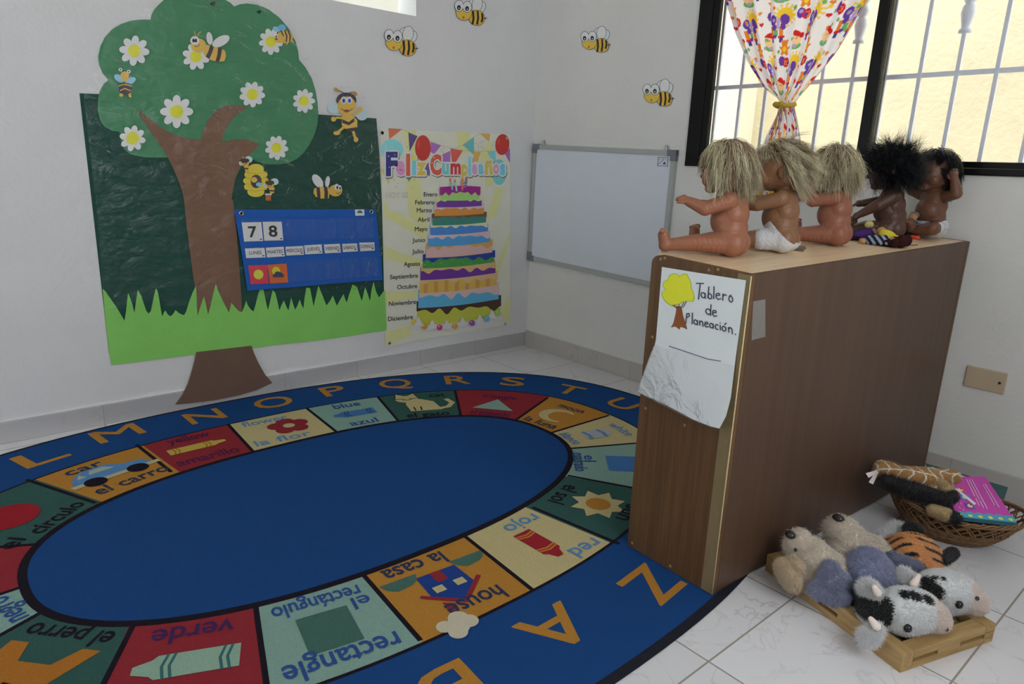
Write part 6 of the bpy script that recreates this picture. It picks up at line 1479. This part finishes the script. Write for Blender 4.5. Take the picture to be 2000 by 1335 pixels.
for d, w_ in ((at(1694, 928, .172) - p0, .007), (at(1701, 943, .168) - p0, .006)):
    t = d / np.linalg.norm(d); u_ = np.cross(t, (CAM - p0) / np.linalg.norm(CAM - p0)); u_ /= np.linalg.norm(u_); n_ = np.cross(t, u_)
    m.hexa([p0 - u_ * w_ * .6, p0 + u_ * w_ * .6, p0 + d + u_ * w_, p0 + d - u_ * w_], [p0 - u_ * w_ * .6 + n_ * .0008, p0 + u_ * w_ * .6 + n_ * .0008, p0 + d + u_ * w_ + n_ * .0008, p0 + d - u_ * w_ + n_ * .0008])
m.build('care_label', material('white_satin_label', color=P_(186, 170, 172), rough=.5), gi)

# ------------------------------------------------------------------ small rag dolls and bits on the cabinet top
M_CLOTHA = material('small_doll_cloth', attr=True, rough=0.85, spec=0.1, noise=0.12, nscale=150, bump=0.3, bscale=300)
def tpt(px, dz=0.0): p = ctop(px); return np.array([p[0], p[1], ctop_z(p[0], p[1]) + dz])
def lim(r, name, items, cfn, voxel=.0022, sm=3, mat=None):
    o0 = np.array(r.location); it = [(i[0], np.array(i[1]) - o0, *((np.array(i[2]) - o0,) if i[0] == 'c' else (i[2],)), *i[3:]) for i in items]
    return blob(name, it, voxel, sm, mat or M_CLOTHA, r, (lambda P, N: cfn(P + o0, N)) if callable(cfn) else (lambda P, N: np.repeat(np.array(cfn)[None], len(P), 0)))
def rag(name, label, base): r = empty(name, tuple(base)); tag(r, label, 'small doll', 'small rag dolls on the cabinet'); return r
V = np.array; WOOD = D_(176, 140, 100); BOOT = D_(52, 24, 24)
# purple dress
b = tpt((1690, 470)); r = rag('rag_doll', 'small rag doll in a purple dress lying in front of the dark doll', b)
lim(r, 'dress', [('c', b + V([-.012, -.012, .016]), b + V([.030, .030, .030]), .018, .015), ('b', b + V([.0, .0, .020]), (.026, .022, .016)), ('b', b + V([-.018, -.016, .014]), (.016, .020, .016))], D_(72, 44, 108))
lim(r, 'head', [('b', b + V([-.005, .022, .047]), (.013, .012, .012))], D_(196, 180, 116)); lim(r, 'leg', [('c', b + V([-.020, -.018, .012]), b + V([-.034, -.034, .007]), .007, .0065)], D_(40, 26, 40)); lim(r, 'leg', [('c', b + V([-.010, -.024, .010]), b + V([-.022, -.044, .007]), .007, .0065)], D_(40, 26, 40))
lim(r, 'arm', [('c', b + V([.018, .004, .034]), b + V([.034, -.012, .026]), .006, .005)], WOOD)
# striped trousers
b = tpt((1712, 478)); r = rag('rag_doll', 'small rag doll in blue and white striped clothes at the front of the heap', b)
sc = lambda P, N: np.where((np.sin(P @ V([310., 190, 250])) > -.1)[:, None], V(D_(26, 34, 58))[None], V(D_(150, 160, 176))[None])
lim(r, 'trousers', [('c', b + V([-.022, -.004, .013]), b + V([.018, .004, .016]), .013, .015), ('c', b + V([-.016, -.014, .010]), b + V([.016, -.012, .012]), .010, .011), ('b', b + V([.0, .0, .016]), (.026, .018, .013))], sc, .0018)
lim(r, 'foot', [('b', b + V([-.038, -.010, .009]), (.010, .009, .008))], WOOD); lim(r, 'foot', [('b', b + V([-.032, -.022, .008]), (.010, .009, .008))], WOOD)
lim(r, 'head', [('b', b + V([.040, .008, .014]), (.013, .013, .012))], WOOD); lim(r, 'hair', [('b', b + V([.044, .014, .018]), (.013, .012, .011))], D_(60, 44, 34))
lim(r, 'arm', [('c', b + V([.022, -.004, .018]), b + V([.034, -.018, .008]), .006, .005)], WOOD)
# yellow shirt
b = tpt((1742, 479)); r = rag('rag_doll', 'small rag doll in a bright yellow shirt on top of the heap', b)
lim(r, 'shirt', [('b', b + V([-.012, -.010, .026]), (.027, .019, .017), (0, 24, 20)), ('b', b + V([.004, .000, .018]), (.016, .015, .013))], D_(204, 186, 62))
lim(r, 'head', [('b', b + V([-.034, -.004, .038]), (.013, .013, .013))], WOOD); lim(r, 'hair', [('b', b + V([-.038, .004, .044]), (.013, .012, .011)), ('c', b + V([-.036, .0, .045]), b + V([-.046, .006, .058]), .004, .002)], D_(70, 56, 40))
lim(r, 'arm', [('c', b + V([-.026, -.012, .030]), b + V([-.038, -.028, .016]), .0055, .005)], WOOD)
lim(r, 'trousers', [('c', b + V([.010, .0, .014]), b + V([.026, .004, .012]), .011, .010)], D_(58, 34, 30)); lim(r, 'boot', [('b', b + V([.040, -.004, .018]), (.013, .015, .017)), ('b', b + V([.036, -.014, .012]), (.012, .014, .012))], BOOT)
# dark trousers and boots
b = tpt((1738, 482)); r = rag('rag_doll', 'small rag doll with dark trousers and brown boots, right end of the heap', b)
lim(r, 'trousers', [('c', b + V([-.030, .006, .010]), b + V([.006, .004, .012]), .012, .012), ('c', b + V([-.030, -.004, .010]), b + V([.004, -.010, .011]), .010, .011)], D_(30, 32, 44)); lim(r, 'boot', [('b', b + V([.026, .006, .018]), (.014, .016, .020)), ('b', b + V([.018, .004, .012]), (.012, .014, .011))], BOOT); lim(r, 'boot', [('b', b + V([.016, -.012, .014]), (.011, .013, .014))], BOOT)
lim(r, 'head', [('b', b + V([-.052, .002, .013]), (.013, .013, .012))], WOOD)
# seated grey-haired doll
b = tpt((1780, 460), 0); b = V([1.952, -.135, ctop_z(1.952, -.135)]); r = rag('rag_doll', 'small seated rag doll with grey hair and checked shirt beside the wall doll', b)
ck = lambda P, N: np.where(((np.sin(P[:, 2] * 900) > .2) ^ (np.sin((P[:, 0] - P[:, 1]) * 700) > .2))[:, None], V(D_(120, 128, 148))[None], V(D_(22, 26, 40))[None])
lim(r, 'shirt', [('b', b + V([0, 0, .036]), (.020, .022, .018)), ('c', b + V([-.006, -.020, .040]), b + V([-.018, -.026, .024]), .008, .007), ('c', b + V([.014, .006, .040]), b + V([.018, -.010, .024]), .008, .007)], ck, .0018)
lim(r, 'trousers', [('b', b + V([0, 0, .014]), (.022, .024, .014)), ('c', b + V([-.004, -.006, .011]), b + V([-.016, -.034, .009]), .011, .009), ('c', b + V([.008, -.004, .011]), b + V([.004, -.034, .009]), .011, .009)], D_(20, 24, 26))
lim(r, 'head', [('b', b + V([-.001, -.002, .064]), (.0135, .0135, .014))], D_(182, 138, 98)); lim(r, 'hair', [('b', b + V([.001, .004, .070]), (.0145, .013, .012))], D_(120, 112, 104))
# loose bits
a0, a1 = tpt((1769, 464), .006), tpt((1795, 468), .006); m = MB(); m.tube([a0, a0 * .35 + a1 * .65, a1], [.0058, .0058, .0045], 12); o = m.build('marker_pen', material('orange_red_plastic', color=D_(226, 74, 48), rough=.35, spec=.4)); tag(o, 'orange-red marker cap lying on the cabinet top beside the wall doll', 'marker')
SPX = (((1545, 482), (1572, 483)), ((1548, 485), (1574, 487)), ((1546, 488), (1570, 491)))
for k, (p, q) in enumerate(SPX):
    m = MB(); a0, a1 = tpt(p, .0016), tpt(q, .0016 + .0008 * k); m.tube([a0, a1], .0034, 6, flat=.4); o = m.build('craft_stick', material('grey_craft_stick', color=D_(104, 92, 80), rough=.7, noise=.1, nscale=60))
    tag(o, ('farthest', 'middle', 'nearest')[k] + ' of three grey craft sticks on the cabinet top behind the diapered blond doll', 'stick', 'craft sticks on the cabinet')
pts = [tpt(p, .0014) for p in ((1760, 477), (1772, 479), (1784, 479.5), (1792, 478.5))]; m = MB(); m.tube(pts, .0012, 6); tag(m.build('twig', material('brown_twig', color=D_(90, 56, 44), rough=.8)), 'thin brown twig lying on the cabinet top in front of the marker', 'twig')
